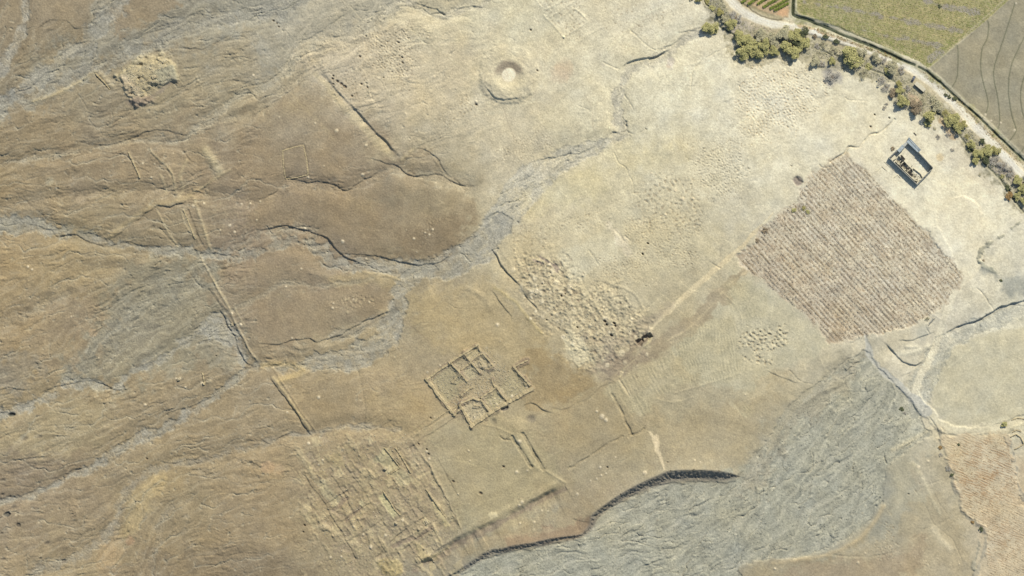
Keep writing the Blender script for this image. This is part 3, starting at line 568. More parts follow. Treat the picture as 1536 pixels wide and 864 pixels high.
# vineyard plot top
vp = inpoly([(1100,-60),(1101,-2),(1122,8),(1150,20),(1172,27),(1183,27),(1186,10),(1190,-60)])
sl, m, sd = vp; paint(sl, m, (196,170,128), 0.9); blend(A_FLOW, sl, m, 0); label(vp, 5)
patch([(1168,14),(1182,12),(1181,24),(1166,22)], (206,168,124), 0.9, 2, 1)
patch([(1106,6),(1122,12),(1150,26),(1176,32),(1172,26),(1148,18),(1120,4)], (158,146,104), 0.8, 1.5, 1.5)
# main dirt road
ROAD = [(1060,-42),(1080,-15),(1100,4),(1118,20),(1150,33),(1190,41),(1227,49),(1265,61),(1302,76),(1352,95),(1378,110),(1402,127),(1432,154),(1457,183),(1492,218),(1527,256),(1560,290),(1600,330)]
sh = line(ROAD, 24, 3, 2); paint(sh[0], sh[1], (206,192,152), 0.55); blend(A_LUMP, sh[0], sh[1], 0.03)
rd = line(ROAD, [11,12,13,12,12,12,12,12,12,13,15,16,14,12,11,11], 1.4, 0.5); paint(rd[0], rd[1], (222,216,188), 0.95); blend(A_LUMP, rd[0], rd[1], 0.012); blend(A_FLOW, rd[0], rd[1], 0)
H[rd[0]] -= 0.12 * rd[1]
lane = np.abs(np.abs(rd[2]) - 1.8); paint(rd[0], rd[1] * sstep(1.4, 0.6, lane), (230,226,204), 0.7); label(rd, 2)
# orange dry verge beside the canal
vg = line([(1200,38),(1240,50),(1290,68),(1345,88),(1392,112),(1420,134),(1445,158),(1470,182),(1495,207),(1530,240),(1570,280)], [3,4,3,3,4,6,7,7,6,6], 1.5, 2); paint(vg[0], vg[1], (196,166,116), 0.6)
vb = line([(1190,-40),(1190,22),(1210,32),(1245,46),(1290,64),(1340,84),(1373,99),(1398,116),(1430,143),(1456,166),(1490,198),(1530,236),(1580,282)], 11, 1.5, 1); paint(vb[0], vb[1], (176,172,136), 0.55)
paint(vb[0], vb[1] * sstep(0.3, 1.3, EDGE[vb[0]]), (140,142,90), 0.5)
# irrigation canal (deep, weedy)
CANAL = [(1190.5,-42),(1190,0),(1189.5,18),(1193,24),(1210,29),(1225,35),(1242,42),(1262,51),(1285,60.5),(1305,68),(1328,78),(1345,86),(1360,93),(1372,97.5)]
CANAL2 = [(1378,100.5),(1390,107),(1400,116),(1412,125),(1428,140),(1445,156),(1462,170),(1478,185),(1496,203),(1514,220),(1532,237),(1550,253),(1600,300)]
for cp in (CANAL, CANAL2):
    ridge([(x + 4, y - 3.4) for x, y in cp], 3.2, 0.45, (198,192,160), 0.6); cut(cp, [4.2,4.4,4.4,4.2,3.6,3.6] if cp is CANAL else [3.2,3.0,2.8], 2.0, 0.15, 0.9, (74,80,58), 0.85)
    w_ = line(cp, 2.6 if cp is CANAL else 1.8, 0.8); label(w_, 6)
for pts in [[(1100,-20),(1108,0),(1124,12),(1150,27),(1172,30)]]: cut(pts, 1.8, 0.6, 0.6, 0.8, (110,100,70), 0.7)
for pts in [[(1048,-40),(1056,-4),(1062,8),(1073,18),(1076,30),(1079,40),(1086,44),(1098,50),(1108,56)],[(1225,72),(1240,78),(1258,84)],[(1292,98),(1308,104),(1324,111),(1342,122)],[(1348,128),(1356,140),(1366,158)],[(1404,168),(1415,176),(1428,190),(1440,204),(1452,220),(1465,232)],[(1474,238),(1484,252),(1500,268),(1512,282),(1522,300),(1536,318)],[(1498,262),(1508,280),(1515,290)]]:
    cut(pts, 2.4, 1.1, 0.3, 0.8, (96,98,76), 0.75); ridge([(x - 3, y + 2) for x, y in pts], 2, 0.3, (196,186,150), 0.5)
bank([(1100,92),(1130,88),(1175,88),(1200,92),(1230,100)][::-1], 0.01, 3)
# tracks and open yard
for pts, w, c, a in [
  ([(1440,330),(1452,372),(1450,400),(1438,425),(1424,455),(1414,485),(1405,515),(1393,545),(1380,568),(1374,592),(1384,612),(1400,626)],[70,50,34,18,11,10,10,11,12,15,17,16],(220,212,178),0.85),
  ([(1400,630),(1425,645),(1460,648),(1500,640),(1540,626),(1590,612)],[16,15,14,12,10,10],(214,206,170),0.7),
  ([(1297,500),(1302,522),(1310,542),(1330,562),(1352,580),(1374,600),(1390,618)],[8,8,8,9,9,12,16],(190,188,168),0.9),
  ([(1405,645),(1420,658),(1470,655),(1520,650)],[20,20,16,10],(208,198,162),0.7),
  ([(1159,320),(1148,332),(1128,352),(1108,374),(1085,394),(1055,420),(1025,446),(1000,470),(985,486),(974,500)],[3,4,5,6,7,7,6,6,5,3],(214,200,158),0.9),
  ([(1190,300),(1170,318),(1145,335)],[2,2],(208,202,166),0.7),
  ([(1150,382),(1125,402),(1098,424),(1078,446),(1055,472),(1030,495),(1000,512)],[4,4,3,2,2,2],(200,186,144),0.5),
  ([(1098,424),(1088,430),(1072,436),(1060,432)],[2,2],(206,192,152),0.5),
  ([(978,506),(972,514),(963,524),(957,534),(945,545),(934,556),(930,565)],[2.5,2.5],(208,194,146),0.9),
  ([(930,570),(936,580),(945,592),(952,608),(960,622)],[2.5,3,4,5],(206,190,150),0.7),
  ([(975,648),(982,662),(988,678),(993,692),(996,704)],[4,7,4,3,2],(216,200,158),0.85),
  ([(984,655),(984,668)],[6,4],(212,196,156),0.7),
  ([(1262,235),(1272,205),(1285,185),(1278,165),(1270,150),(1230,125)],[2,3,4,3,2,2],(224,218,182),0.6),
  ([(1262,235),(1240,255),(1220,275),(1200,300)],[3,3,3],(216,208,172),0.5),
  ([(1175,245),(1185,258),(1193,268)],[1.5,1.5],(224,216,182),0.7),
  ([(384,80),(395,92),(410,105)],[1.5,1.5],(180,168,132),0.4),
  ([(436,140),(455,160),(480,185),(505,212),(530,232)],[2,2],(178,162,124),0.45),
  ([(610,40),(660,75),(720,125),(745,150)],[2,2],(206,196,156),0.35),([(600,60),(700,62),(800,70)],[1.5,1.5],(204,196,158),0.35),
  ([(560,345),(610,372),(660,380)],[1.5,1.5],(176,160,122),0.4),([(580,290),(610,320),(640,345)],[2,2],(170,154,118),0.4),([(605,300),(606,340),(603,365)],[1.5],(170,154,118),0.35),
  ([(478,282),(480,310),(474,340)],[1.5],(170,154,118),0.4),([(540,270),(536,330),(550,360)],[1.5],(170,154,118),0.3),([(400,445),(420,470),(430,500)],[1.5],(172,156,120),0.3),([(470,450),(462,470),(458,500)],[1.5],(172,156,120),0.3),
  ([(800,180),(830,165),(855,130)],[1.5],(210,202,164),0.4),([(768,160),(800,150),(815,120),(812,90),(800,70)],[1.5],(212,204,168),0.5),([(730,170),(770,165),(800,150)],[1.5],(210,202,166),0.5),
  ([(690,110),(720,140),(735,158)],[2],(212,204,166),0.5),([(60,395),(70,450),(68,520),(62,590)],[1.2],(176,158,120),0.4),([(350,20),(375,55),(384,66)],[1.2],(172,158,124),0.4),
  ([(880,480),(920,500),(950,515)],[3],(196,180,140),0.4),([(905,575),(870,592),(845,610),(800,628)],[3,4,5,3],(178,164,124),0.5),([(845,600),(850,570),(852,560)],[1.5],(182,164,120),0.4),
  ([(900,560),(880,575),(850,580),(830,600)],[1.2],(182,164,120),0.4),([(700,812),(740,806),(790,800),(830,795)],[2.5],(182,166,128),0.5),([(650,830),(680,820),(720,812)],[2],(176,160,124),0.5),
  ([(595,605),(620,592),(650,580)],[2],(182,166,122),0.3),([(1260,590),(1150,640),(1000,690)],[1],(190,176,136),0.01),
  ([(1465,620),(1480,600),(1500,575),(1520,560)],[2,3,4,3],(210,206,172),0.4),([(1095,640),(1110,620),(1116,605)],[1.5],(190,176,138),0.4),
  ([(1096,604),(1110,616),(1124,628)],[3,4,3],(196,186,148),0.5),([(1240,560),(1200,600),(1170,640),(1150,680)],[8,10,10,6],(176,166,132),0.35)]:
    r = line(pts, w, 1.2, 1.0, 0.4); paint(r[0], r[1], c, a); blend(A_LUMP, r[0], r[1] * 0.8, 0.02); blend(A_FLOW, r[0], r[1] * 0.8, 0.01)
    if w[0] > 3 and len(pts) > 5: label(r, 2, 0.6)
for pts in [[(1404,626),(1412,640),(1425,650),(1460,650),(1476,646)],[(1520,612),(1536,608),(1560,604)],[(1396,560),(1394,580),(1400,600)]]: cut(pts, 1.4, 0.3)
for off in (-2.2, 2.2):
    cut([(1108+off,374+off),(1085+off,394+off),(1055+off,420+off),(1025+off,446+off),(1000+off,470+off)], 1.3, 0.18, 0.2, 0.8, (216,202,158), 0.5)
# dark grassy field banks in the east
def verge(pts, w, c, a, h=0.3):
    r = line(pts, w, 1.2, 1.6, 0.3); paint(r[0], r[1], c, a); H[r[0]] += h * r[1] * (1 + 0.5 * EDGE[r[0]])
verge([(1570,300),(1545,322),(1530,332),(1515,345),(1500,356),(1485,365),(1474,373),(1469,382),(1469,392)], 4, (168,164,136), 0.8, 0.5)
verge([(1469,392),(1480,399),(1492,408),(1505,414)], 5, (158,158,134), 0.6)
verge([(1403,640),(1411,650),(1412,668),(1414,680),(1424,702),(1428,712),(1432,730),(1438,752),(1444,768),(1458,780),(1470,790),(1477,800),(1478,822),(1470,845),(1462,880)], [3,3,4,5,5,4,4,4,5,5,5,5,6], (166,158,132), 0.7)
verge([(1468,808),(1466,830),(1460,850)], 6, (150,146,122), 0.6)
verge([(1510,655),(1518,675),(1524,700),(1528,730),(1534,748),(1545,765)], [5,4,3,4,6,4], (156,150,128), 0.7)
verge([(1513,648),(1522,640),(1536,638)],2,(160,152,122),0.5)
for pts in [[(1515,655),(1524,651),(1532,658),(1536,668),(1524,673)],[(1520,645),(1528,643),(1534,650)]]: ridge(pts, 2.2, 0.5, (208,200,168), 0.5)
# rust-coloured stubble field
sf = inpoly([(1412,655),(1470,652),(1508,652),(1516,675),(1524,702),(1530,740),(1545,770),(1600,800),(1600,910),(1466,910),(1478,845),(1480,802),(1462,782),(1444,766),(1438,745),(1430,710),(1418,690)], 2.5, 2.5, False)
sl, m, sd = sf; paint(sl, m, (200,186,150), 0.8); blend(A_FLOW, sl, m, 0)
s1 = aniso(70, math.radians(24), 12, 3.4)[sl]; s2 = fbm(71, 1.2, 5, 60)[sl]
zone = np.clip(sstep(75, 20, np.hypot(gx[sl] - 1478, (gy[sl] - 712))) + 0.6 * sstep(50, 15, np.hypot(gx[sl] - 1500, gy[sl] - 810)), 0, 1)
paint(sl, m * sstep(-0.2, 1.3, s1 * 0.8 + s2 * 0.6) * (0.15 + 0.85 * zone), (170,136,94), 0.65)
paint(sl, m * sstep(0.8, 1.8, s1) * (0.4 + 0.6 * zone), (136,108,76), 0.5); H[sl] += 0.06 * m * s1; label(sf, 8)
# dry vineyard soil
OF = [(1270,236),(1302,258),(1348,310),(1396,358),(1444,408),(1430,440),(1396,472),(1352,494),(1290,508),(1268,513),(1246,510),(1200,465),(1110,394),(1122,376),(1144,348),(1166,322),(1192,302),(1214,268),(1240,248)]
of = inpoly(OF, 3, 3.2, False); sl, m, sd = of
paint(sl, m, (207,198,167), 0.9); blend(A_FLOW, sl, m, 0); blend(A_LUMP, sl, m, 0.08)
o1 = fbm(72, 1.1, 4, 60)[sl]; swz = sstep(60, -60, (gx[sl] - 1240) * 0.55 - (gy[sl] - 420) * 0.8)
paint(sl, m * np.clip(sstep(-0.6, 1.5, o1) * 0.5 + 0.35 * swz, 0, 1), (168,148,116), 0.8)
spk = fbm(73, 0.5, 2, 12)[sl]; paint(sl, m * sstep(0.6, 1.9, spk), (142,120,94), 0.6); paint(sl, m * sstep(0.8, 2.0, -spk), (214,206,178), 0.4); label(of, 7)
ORD = math.radians(47); OFA = np.array(OF, float)
ph = (-(gx[sl]) * math.sin(ORD) + gy[sl] * math.cos(ORD))
ROWOFF = []; o_ = -OFA[:, 0].copy() * 0
offs_ = -OFA[:, 0] * math.sin(ORD) + OFA[:, 1] * math.cos(ORD); o_ = offs_.min() + 3
while o_ < offs_.max() - 2: ROWOFF.append(o_); o_ += 5.6 + 1.1 * math.sin(o_ * 1.3) * math.sin(o_ * 0.37)
RO = np.array(ROWOFF); phw = ph + 0.5 * WARPX[sl]; k_ = np.clip(np.searchsorted(RO, phw), 1, len(RO) - 1); dr_ = np.minimum(np.abs(phw - RO[k_ - 1]), np.abs(phw - RO[k_]))
gapn = sstep(-0.6, 0.9, 0.8 * fbm(75, 1.3, 10, 70)[sl] + aniso(74, ORD, 5, 4)[sl] + 0.5 * spk)
paint(sl, m * sstep(1.6, 0.5, dr_) * gapn, (158,142,112), 0.55); paint(sl, m * sstep(1.7, 2.5, dr_) * (0.4 + 0.6 * gapn), (216,208,180), 0.55)
H[sl] += m * 0.05 * np.exp(-(dr_ / 1.2) ** 2) * gapn
# ploughed furrows in the centre
for pg, ang, lam, amp in [([(905,590),(930,570),(965,552),(1005,535),(1010,560),(1030,575),(985,598),(965,620)], math.radians(62), 6.2, 0.10), ([(1000,530),(1030,500),(1075,480),(1105,490),(1105,565),(1060,575),(1015,570)], math.radians(84), 4.5, 0.11),
                          ([(1085,430),(1115,420),(1150,440),(1150,470),(1115,480)], math.radians(55), 5, 0.04), ([(1110,610),(1118,605),(1130,622),(1122,628)], math.radians(50), 4, 0.12), ([(940,600),(960,590),(975,615),(960,625)], math.radians(60), 5, 0.06)]:
    r = poly(pg, 4, 2); sl, m, sd = r
    ph = -gx[sl] * math.sin(ang) + gy[sl] * math.cos(ang) + WARPX[sl] * 1.6
    wv = np.sin(ph * 2 * math.pi / lam); wv = wv * sstep(-1.0, 0.8, fbm(900 + int(lam * 10), 1.2, 5, 40)[sl]); H[sl] += m * amp * 0.95 * wv; paint(sl, m, (188,178,138), 0.4); paint(sl, m * sstep(0.0, 1, -wv), (160,154,120), 0.25)
# collapsed walls of the fort as low spread berms with sunken rooms between
for pts in FORTW:
    r_ = line(pts, 6.0, 2.0, 1.4); H[r_[0]] += 0.6 * r_[1] * (1 + 0.35 * np.tanh(EDGE[r_[0]])); paint(r_[0], r_[1], (146,128,102), 0.7)
for q in [([(646,570),(676,549),(697,572),(684,580),(690,590),(668,606)],(172,162,122)),([(682,545),(695,535),(706,544),(694,553)],(178,164,126)),([(699,532),(716,521),(721,530),(708,540)],(190,178,136)),([(712,541),(725,533),(738,549),(722,557)],(182,168,126)),([(696,556),(708,546),(718,560),(704,571)],(192,180,136)),
          ([(695,610),(708,601),(721,604),(732,620),(708,636)],(198,186,146)),([(727,598),(744,585),(756,600),(738,617)],(182,172,128)),([(748,580),(770,556),(790,575),(792,584),(763,599)],(178,166,124))]:  # rooms
    r_ = poly(q[0], 2, 1.2, straight=True); H[r_[0]] -= 0.35 * r_[1]; paint(r_[0], r_[1], q[1], 0.65)
# earth banks round the courtyard
for pts, dr, F in [([(600,668),(625,650),(650,634),(685,612)],0.7,5),([(606,676),(632,658),(660,640),(690,622)],0.6,5),([(640,690),(656,722),(672,752),(688,784),(694,800)],0.7,5),([(655,684),(672,716),(690,750)],0.4,5),([(668,790),(672,800),(690,794)],0.6,4),([(640,770),(600,800),(560,838)][::-1],1.1,7),([(650,790),(625,806),(596,830)][::-1],0.9,6),([(632,838),(652,826),(676,812)],0.8,5),
                   ([(540,660),(570,640),(600,622)],0.5,5),([(520,700),(545,735),(572,780),(600,820)],0.5,5),([(490,700),(520,750),(548,800),(560,830)],0.5,5),([(455,710),(490,760),(520,810),(540,850)],0.6,5),([(480,760),(505,745),(530,728)],0.6,5),([(500,790),(530,770),(560,750)],0.6,5),([(520,815),(550,795),(585,772)],0.6,5)]: bank(pts, dr, F)
# room blocks of the ruined town: raised wall stubs round silted floors
rt2 = random.Random(21); ax = math.radians(55)
ca, sa = math.cos(ax), math.sin(ax)
for i_ in range(-9, 10):
    for j_ in range(-9, 9):
        cxx, cyy = i_ * 15.5 + (j_ % 2) * 5 + rt2.uniform(-1.5, 1.5), j_ * 11.0 + rt2.uniform(-1, 1)
        x, y = 572 + cxx * ca - cyy * sa, 762 + cxx * sa + cyy * ca
        if not (445 < x < 690 and 650 < y < 890) or (x - 640) * 0.8 + (y - 700) * -0.55 > 6: continue
        ed = min(x - 445, 690 - x, y - 650) / 45.0
        if rt2.random() > 0.30 + ed * 0.8: continue
        if rt2.random() < 0.18: continue
        a_, b_ = rt2.uniform(5.5, 8.5), rt2.uniform(3.6, 5.6)
        q = [(x + u * a_ * ca - v * b_ * sa, y + u * a_ * sa + v * b_ * ca) for u, v in ((-1,-1),(1,-1),(1,1),(-1,1))]
        r_ = poly(q, 1.6, 1.6, straight=True)
        if r_ is None: continue
        k = rt2.random(); hh = rt2.uniform(0.12, 0.42) * (1 if k < 0.6 else -1)
        H[r_[0]] += hh * r_[1]; f = rt2.uniform(-8, 26)
        paint(r_[0], r_[1], (178 + f, 162 + f, 120 + f * 0.8) if k < 0.6 else (162, 146, 114), rt2.uniform(0.25, 0.7))
        if rt2.random() < 0.55:
            n_ = rt2.randint(2, 4); r_ = line((q + q)[rt2.randint(0, 3):][:n_], 2.6, 1.0, 0.9, 0.3)
            if r_ is not None: H[r_[0]] += rt2.uniform(0.15, 0.42) * r_[1]; paint(r_[0], r_[1], (160,144,114), 0.4)
for _ in range(22):
    x, y = rt2.uniform(440, 670), rt2.uniform(640, 860); L_ = rt2.uniform(18, 60); d_ = ax + (0 if rt2.random() < 0.75 else -1.5708) + rt2.gauss(0, 0.06)
    q = [(x + math.cos(d_) * t * L_, y + math.sin(d_) * t * L_) for t in (0, 0.35, 0.7, 1)]
    r_ = line(q, rt2.uniform(2.2, 5), 1.2, 1.2, 0.5); H[r_[0]] += rt2.uniform(0.2, 0.55) * r_[1]; paint(r_[0], r_[1], (186,171,130), rt2.uniform(0.2, 0.5))
# plastered pale room floors and rectangles of the southern ruin town
def rectp(pts, col, a, soft=1.2, edge=0.8, h=0.0):
    r = poly(pts, soft, edge, straight=True); paint(r[0], r[1], col, a); H[r[0]] += h * r[1]; blend(A_LUMP, r[0], r[1], 0.02)
for q in [([(566,745),(575,738),(586,755),(599,771),(590,778),(577,762)],(200,190,138),0.9,1.2,0.8,-0.3),([(639,736),(646,742),(658,760),(674,788),(667,791),(655,768)],(196,182,134),0.85,1.2,1.0,0.2),
          ([(560,690),(576,672),(586,678),(600,700),(583,712),(572,700)],(176,168,126),0.7,2,1.5,-0.4),([(586,712),(604,703),(620,720),(602,731)],(180,170,130),0.7,2,1.5,-0.3),([(575,703),(583,699),(588,706),(581,711)],(200,188,146),0.8,1,1,0.3),
          ([(537,752),(544,749),(546,757),(540,761)],(200,190,144),0.8,1,0.6,0),([(455,774),(465,770),(478,790),(470,795)],(182,168,126),0.7,2,1.5,0),([(475,722),(490,722),(510,748),(505,762),(485,740)],(172,164,126),0.6,4,2,0),
          ([(627,778),(635,776),(647,796),(640,800)],(188,170,130),0.6,2,1,0),([(636,775),(645,783),(641,791),(635,784)],(206,192,146),0.8,1,0.5,0.4),([(613,788),(620,783),(630,790),(622,800)],(180,164,126),0.6,1.5,1,0),
          ([(540,705),(550,702),(566,715),(560,722)],(182,166,124),0.6,2,1.5,0.4),([(458,690),(466,695),(470,703),(464,704)],(184,168,122),0.6,1.5,1,0.4),([(622,812),(632,820),(640,838),(632,842)],(188,172,124),0.7,2,1.5,0.6),
          ([(632,838),(650,830),(672,816),(676,822),(655,836),(636,846)],(184,168,122),0.6,2,1.5,0.6),([(570,845),(585,838),(605,850),(600,864),(575,864)],(182,164,108),0.6,3,2,0.5),([(730,772),(743,768),(746,774),(736,780)],(208,196,152),0.7,1,1,0.3),
          ([(490,695),(504,700),(515,695),(512,680),(500,672)],(182,166,118),0.5,4,3,0.4),([(470,780),(485,790),(505,805),(498,812),(480,800)],(176,160,120),0.5,3,2,0)]: rectp(*q)
rz = poly([(530,655),(600,640),(640,650),(665,720),(690,790),(640,870),(500,870),(450,790),(440,740),(450,690)], 14, 10); slr, mr, _ = rz
rn = aniso(80, math.radians(56), 10, 7)[slr]; rn2 = aniso(81, math.radians(-30), 9, 7)[slr]
rt = np.tanh(rn * 0.9) + np.tanh(rn2 * 0.9)
H[slr] += mr * 0.05 * rt * sstep(-1.2, 0.8, fbm(82, 1.2, 20, 120)[slr]); blend(A_LUMP, slr, mr, 0.10)
paint(slr, mr * sstep(0.3, 1.6, rt), (178,164,120), 0.4); paint(slr, mr * sstep(0.3, 1.6, -rt), (142,126,98), 0.35)
for pts in [[(584,678),(592,690),(600,701),(592,706),(581,713)],[(596,676),(604,688),(612,700)],[(608,665),(625,690),(640,715)],[(640,735),(652,755),(668,772)],[(625,760),(640,776)],[(505,752),(515,770),(520,785)],[(440,700),(460,730),(480,760),(500,790)],[(545,700),(560,716),(572,728)],[(575,738),(585,752),(600,768)],[(536,740),(545,770),(560,790)],[(540,640),(560,628),(590,612)],[(545,640),(580,620)],[(618,700),(628,712)]]: cut(pts, 1.6, 0.5)
for pts in [[(590,676),(600,690),(606,700)],[(600,670),(612,688),(618,702)],[(618,660),(640,695),(655,722)],[(560,785),(585,800)],[(590,815),(620,800),(650,790)],[(585,832),(605,818),(625,808)],[(505,800),(530,830)]]: ridge(pts, 3, 0.6, (176,160,122), 0.35)
for pts in [[(590,820),(605,812),(620,808)],[(625,808),(640,796),(648,792)],[(500,765),(510,758),(520,748)],[(520,780),(530,770),(540,762)]]: cut(pts, 6, 0.9, col=(132,116,96), a=0.5)
# east-of-fort rubble town: lumpy hill with pits
hz = poly([(765,398),(800,378),(840,388),(872,422),(920,438),(968,468),(972,492),(950,515),(920,545),(880,560),(850,520),(810,480),(780,440)], 10, 8); slr, mr, _ = hz
hb = fbm(83, 1.3, 4, 14)[slr]; hb2 = band(84, 5, 0.4)[slr]
H[slr] += mr * (0.17 * hb + 0.08 * hb2 + 0.30 * fbm(86, 1.6, 4, 40)[slr]); paint(slr, mr * sstep(0.6, 1.5, hb), (206,194,154), 0.45); paint(slr, mr * sstep(0.3, 1.5, -hb), (150,136,108), 0.4)
patch([(900,540),(950,520),(975,530),(930,560),(905,562)], (140,126,104), 0.4, 5, 5); patch([(900,520),(925,525),(955,505),(950,498),(915,512),(880,505),(840,500),(850,510)], (152,138,114), 0.4, 5, 5); patch([(960,475),(1000,462),(1012,455),(985,482),(955,495)], (160,147,122), 0.35, 5, 4)
rr3 = random.Random(33)
for _ in range(150):
    t = rr3.random(); x = 785 + 165 * t + rr3.gauss(0, 20); y = 405 + 110 * t + rr3.gauss(0, 24)
    if rr3.random() < 0.6: blob(x, y, rr3.uniform(1.3, 3.6), rr3.uniform(0.1, 0.45), (212,200,162), rr3.uniform(0.3, 0.8), False, rr3.uniform(0.7, 1.4), rr3.uniform(0, 3))
    else: blob(x, y, rr3.uniform(1.2, 3.2), -rr3.uniform(0.15, 0.6), (150,134,106), rr3.uniform(0.2, 0.55), False, rr3.uniform(0.7, 1.6), rr3.uniform(0, 3))
patch([(838,505),(860,500),(880,520),(888,540),(870,545),(850,530)], (206,196,156), 0.8, 3, 4)
for q in [[(810,385),(822,392),(832,400),(836,408)],[(800,390),(815,396)],[(832,396),(838,404)]]: cut(q, 3, 0.8, col=(140,124,112), a=0.6)
for x, y, r_ in [(824,397,3),(829,406,3.4),(793,403,2),(798,438,3.4),(805,436,3),(797,446,2.4),(812,452,3.4),(814,424,2),(804,428,2),(845,505,3),(860,515,4),(782,430,2.4),(796,478,2.6)]: blob(x, y, r_, 0.5, (216,204,166), 0.85)
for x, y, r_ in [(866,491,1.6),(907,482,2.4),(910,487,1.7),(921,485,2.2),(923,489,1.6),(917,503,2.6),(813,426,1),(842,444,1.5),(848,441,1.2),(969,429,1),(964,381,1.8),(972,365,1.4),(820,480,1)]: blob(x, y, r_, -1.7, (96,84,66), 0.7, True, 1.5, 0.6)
for x, y, r_ in [(512,126,2.6),(517,130,3.2),(506,122,2),(551,131,1.6),(542,126,1.6),(528,144,2),(499,118,1.6),(540,85,1.6),(549,54,1.4),(598,64,1.8),(603,86,1.4),(604,94,1.6),(575,116,1.2),(714,157,1.8),(1338,226,0),(806,106,1.6),(796,45,1.6),(500,114,1.5),(535,140,1.3),(548,147,1.2),(670,127,0),(500,126,1.3),(410,31,1.6),(415,35,1.6),(418,40,1.4),
                 (1312,172,1.6),(1306,190,1.8),(1334,177,1.6),(1187,249,1.2),(911,701,1.6),(1001,693,1.3),(755,700,2),(760,658,1),(680,722,2.4),(721,740,3),(640,760,0),(643,681,1.6),(640,674,1.6),(628,666,1.4),(457,788,1.6),(455,798,1.2),(646,627,1.4),(1352,612,0),(220,688,1.6),(324,534,1.2),(1380,725,1),(1363,741,1.2),(968,193,1),(970,194,1)]:
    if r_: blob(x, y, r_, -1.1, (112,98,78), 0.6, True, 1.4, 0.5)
# pitted ground: robbers' holes with their spoil
def pits(pg, seed, lam, depth, dens, col=(214,204,168), soft=8, edge=6, dark=(150,134,104), pal=0.4):
    r = poly(pg, soft, edge); sl, m, sd = r
    n = (band(seed, lam, 0.55)[sl] + 0.45 * fbm(seed + 300, 0.8, 2, 20)[sl]) * 0.9
    t = dens
    hole = sstep(t, t + 0.9, n); mound = sstep(t * 0.9, t + 0.9, -np.roll(n, (1, 1), (0, 1)))
    pm = m * (0.6 + 0.4 * sstep(-1, 0.5, fbm(seed + 1, 1.2, 6, 40)[sl]))
    H[sl] += pm * 0.55 * (0.6 * depth * mound - depth * hole); paint(sl, pm * mound, col, pal); paint(sl, pm * sstep(0.5, 1, hole), dark, 0.45)
pits([(560,55),(585,48),(612,50),(612,90),(600,112),(580,108),(560,90)], 90, 4.2, 0.9, 0.6, pal=0.7, soft=5)
pits([(535,40),(640,45),(625,120),(560,125),(530,100)], 91, 4.5, 0.35, 0.7, soft=12)
pits([(490,112),(545,118),(562,135),(545,150),(510,140)], 92, 4.5, 0.6, 1.0, soft=4)
pits([(600,115),(650,150),(670,175),(640,170),(600,140)], 93, 5, 0.3, 0.8, (216,206,170))
pits([(690,145),(722,148),(715,175),(690,190),(668,190),(680,165)], 94, 5, 0.6, 0.8, (218,208,172))
pits([(790,195),(815,190),(830,220),(800,235),(768,240),(740,235),(760,215)], 95, 4.0, 0.35, 0.6, (222,210,172), pal=0.7)
pits([(1110,115),(1150,98),(1200,100),(1235,125),(1220,165),(1190,190),(1150,200),(1110,175)], 96, 4.6, 0.8, 0.6, (226,216,180), dark=(188,164,124), soft=10)
pits([(1100,175),(1160,195),(1150,215),(1110,225),(1090,200)], 97, 4.4, 0.4, 0.9)
pits([(1050,235),(1090,215),(1120,230),(1115,265),(1090,290),(1060,285),(1045,262)], 98, 4.2, 0.75, 0.75, (212,204,170), soft=6, dark=(150,146,124))
pits([(1030,215),(1110,215),(1115,290),(1050,300)], 99, 4.6, 0.3, 0.9)
pits([(970,270),(1020,262),(1050,285),(1062,308),(1045,340),(1000,345),(965,330),(950,300)], 100, 8, 0.6, 0.55, (216,206,170), soft=10)
pits([(940,330),(1000,335),(1050,340),(1040,380),(1025,400),(960,405),(920,420),(905,405),(940,380)], 101, 4.6, 0.5, 0.7, (206,196,154), soft=9)
pits([(890,395),(935,380),(960,400),(940,425),(900,430)], 102, 4.6, 0.5, 0.8, (200,188,146), soft=6)
pits([(1010,380),(1040,375),(1045,395),(1025,408)], 103, 4.0, 0.6, 0.5, (206,196,156), soft=4)
pits([(850,325),(900,315),(912,335),(880,345),(855,345)], 104, 6, 0.5, 0.8, (210,202,164))
pits([(770,340),(830,330),(840,350),(790,380),(768,370)], 105, 7, 0.3, 0.8)
pits([(1110,500),(1150,490),(1180,498),(1178,518),(1150,540),(1118,525)], 106, 7.5, 1.25, 0.45, (212,200,160), soft=4, pal=0.6)
pits([(1020,0),(1000,20),(985,45),(960,55),(900,40),(930,10)], 107, 7, 0.12, 0.8, (212,204,166))
pits([(800,-10),(850,-10),(880,20),(870,50),(850,60),(830,45),(810,20)], 108, 7, 0.30, 0.7, (214,206,166))
pits([(1320,790),(1345,785),(1352,810),(1340,838),(1315,840),(1312,815)], 109, 4.5, 0.6, 0.7, (196,190,156), soft=5)
pits([(1390,820),(1400,810),(1400,850),(1380,850)], 110, 5, 0.4, 0.8)
pits([(455,790),(480,800),(460,840),(450,850)], 111, 5, 0.5, 0.8, (176,160,120))
pits([(490,840),(540,820),(560,850),(560,880),(490,880)], 112, 5, 0.4, 0.7, (190,176,134))
pits([(768,755),(800,745),(840,755),(820,780),(780,800),(768,800)], 113, 6, 0.3, 0.9, (196,180,138))
pits([(560,740),(620,745),(625,775),(600,785)], 114, 4.5, 0.35, 0.7, (184,172,132))
pits([(640,570),(680,545),(720,520),(745,550),(795,560),(798,585),(707,638),(680,620)], 115, 5.5, 0.30, 0.7, (190,176,132), soft=4, dark=(146,130,100))
pits([(520,440),(545,436),(560,448),(540,462),(525,468)], 116, 7, 0.7, 0.5, (196,180,136), soft=4, pal=0.6)
pits([(495,450),(510,448),(512,470),(490,480)], 117, 6, 0.4, 0.8, (196,180,140), soft=5)
pits([(640,335),(655,330),(650,350),(638,356)], 118, 4, 0.5, 0.5, (204,190,152), soft=3)
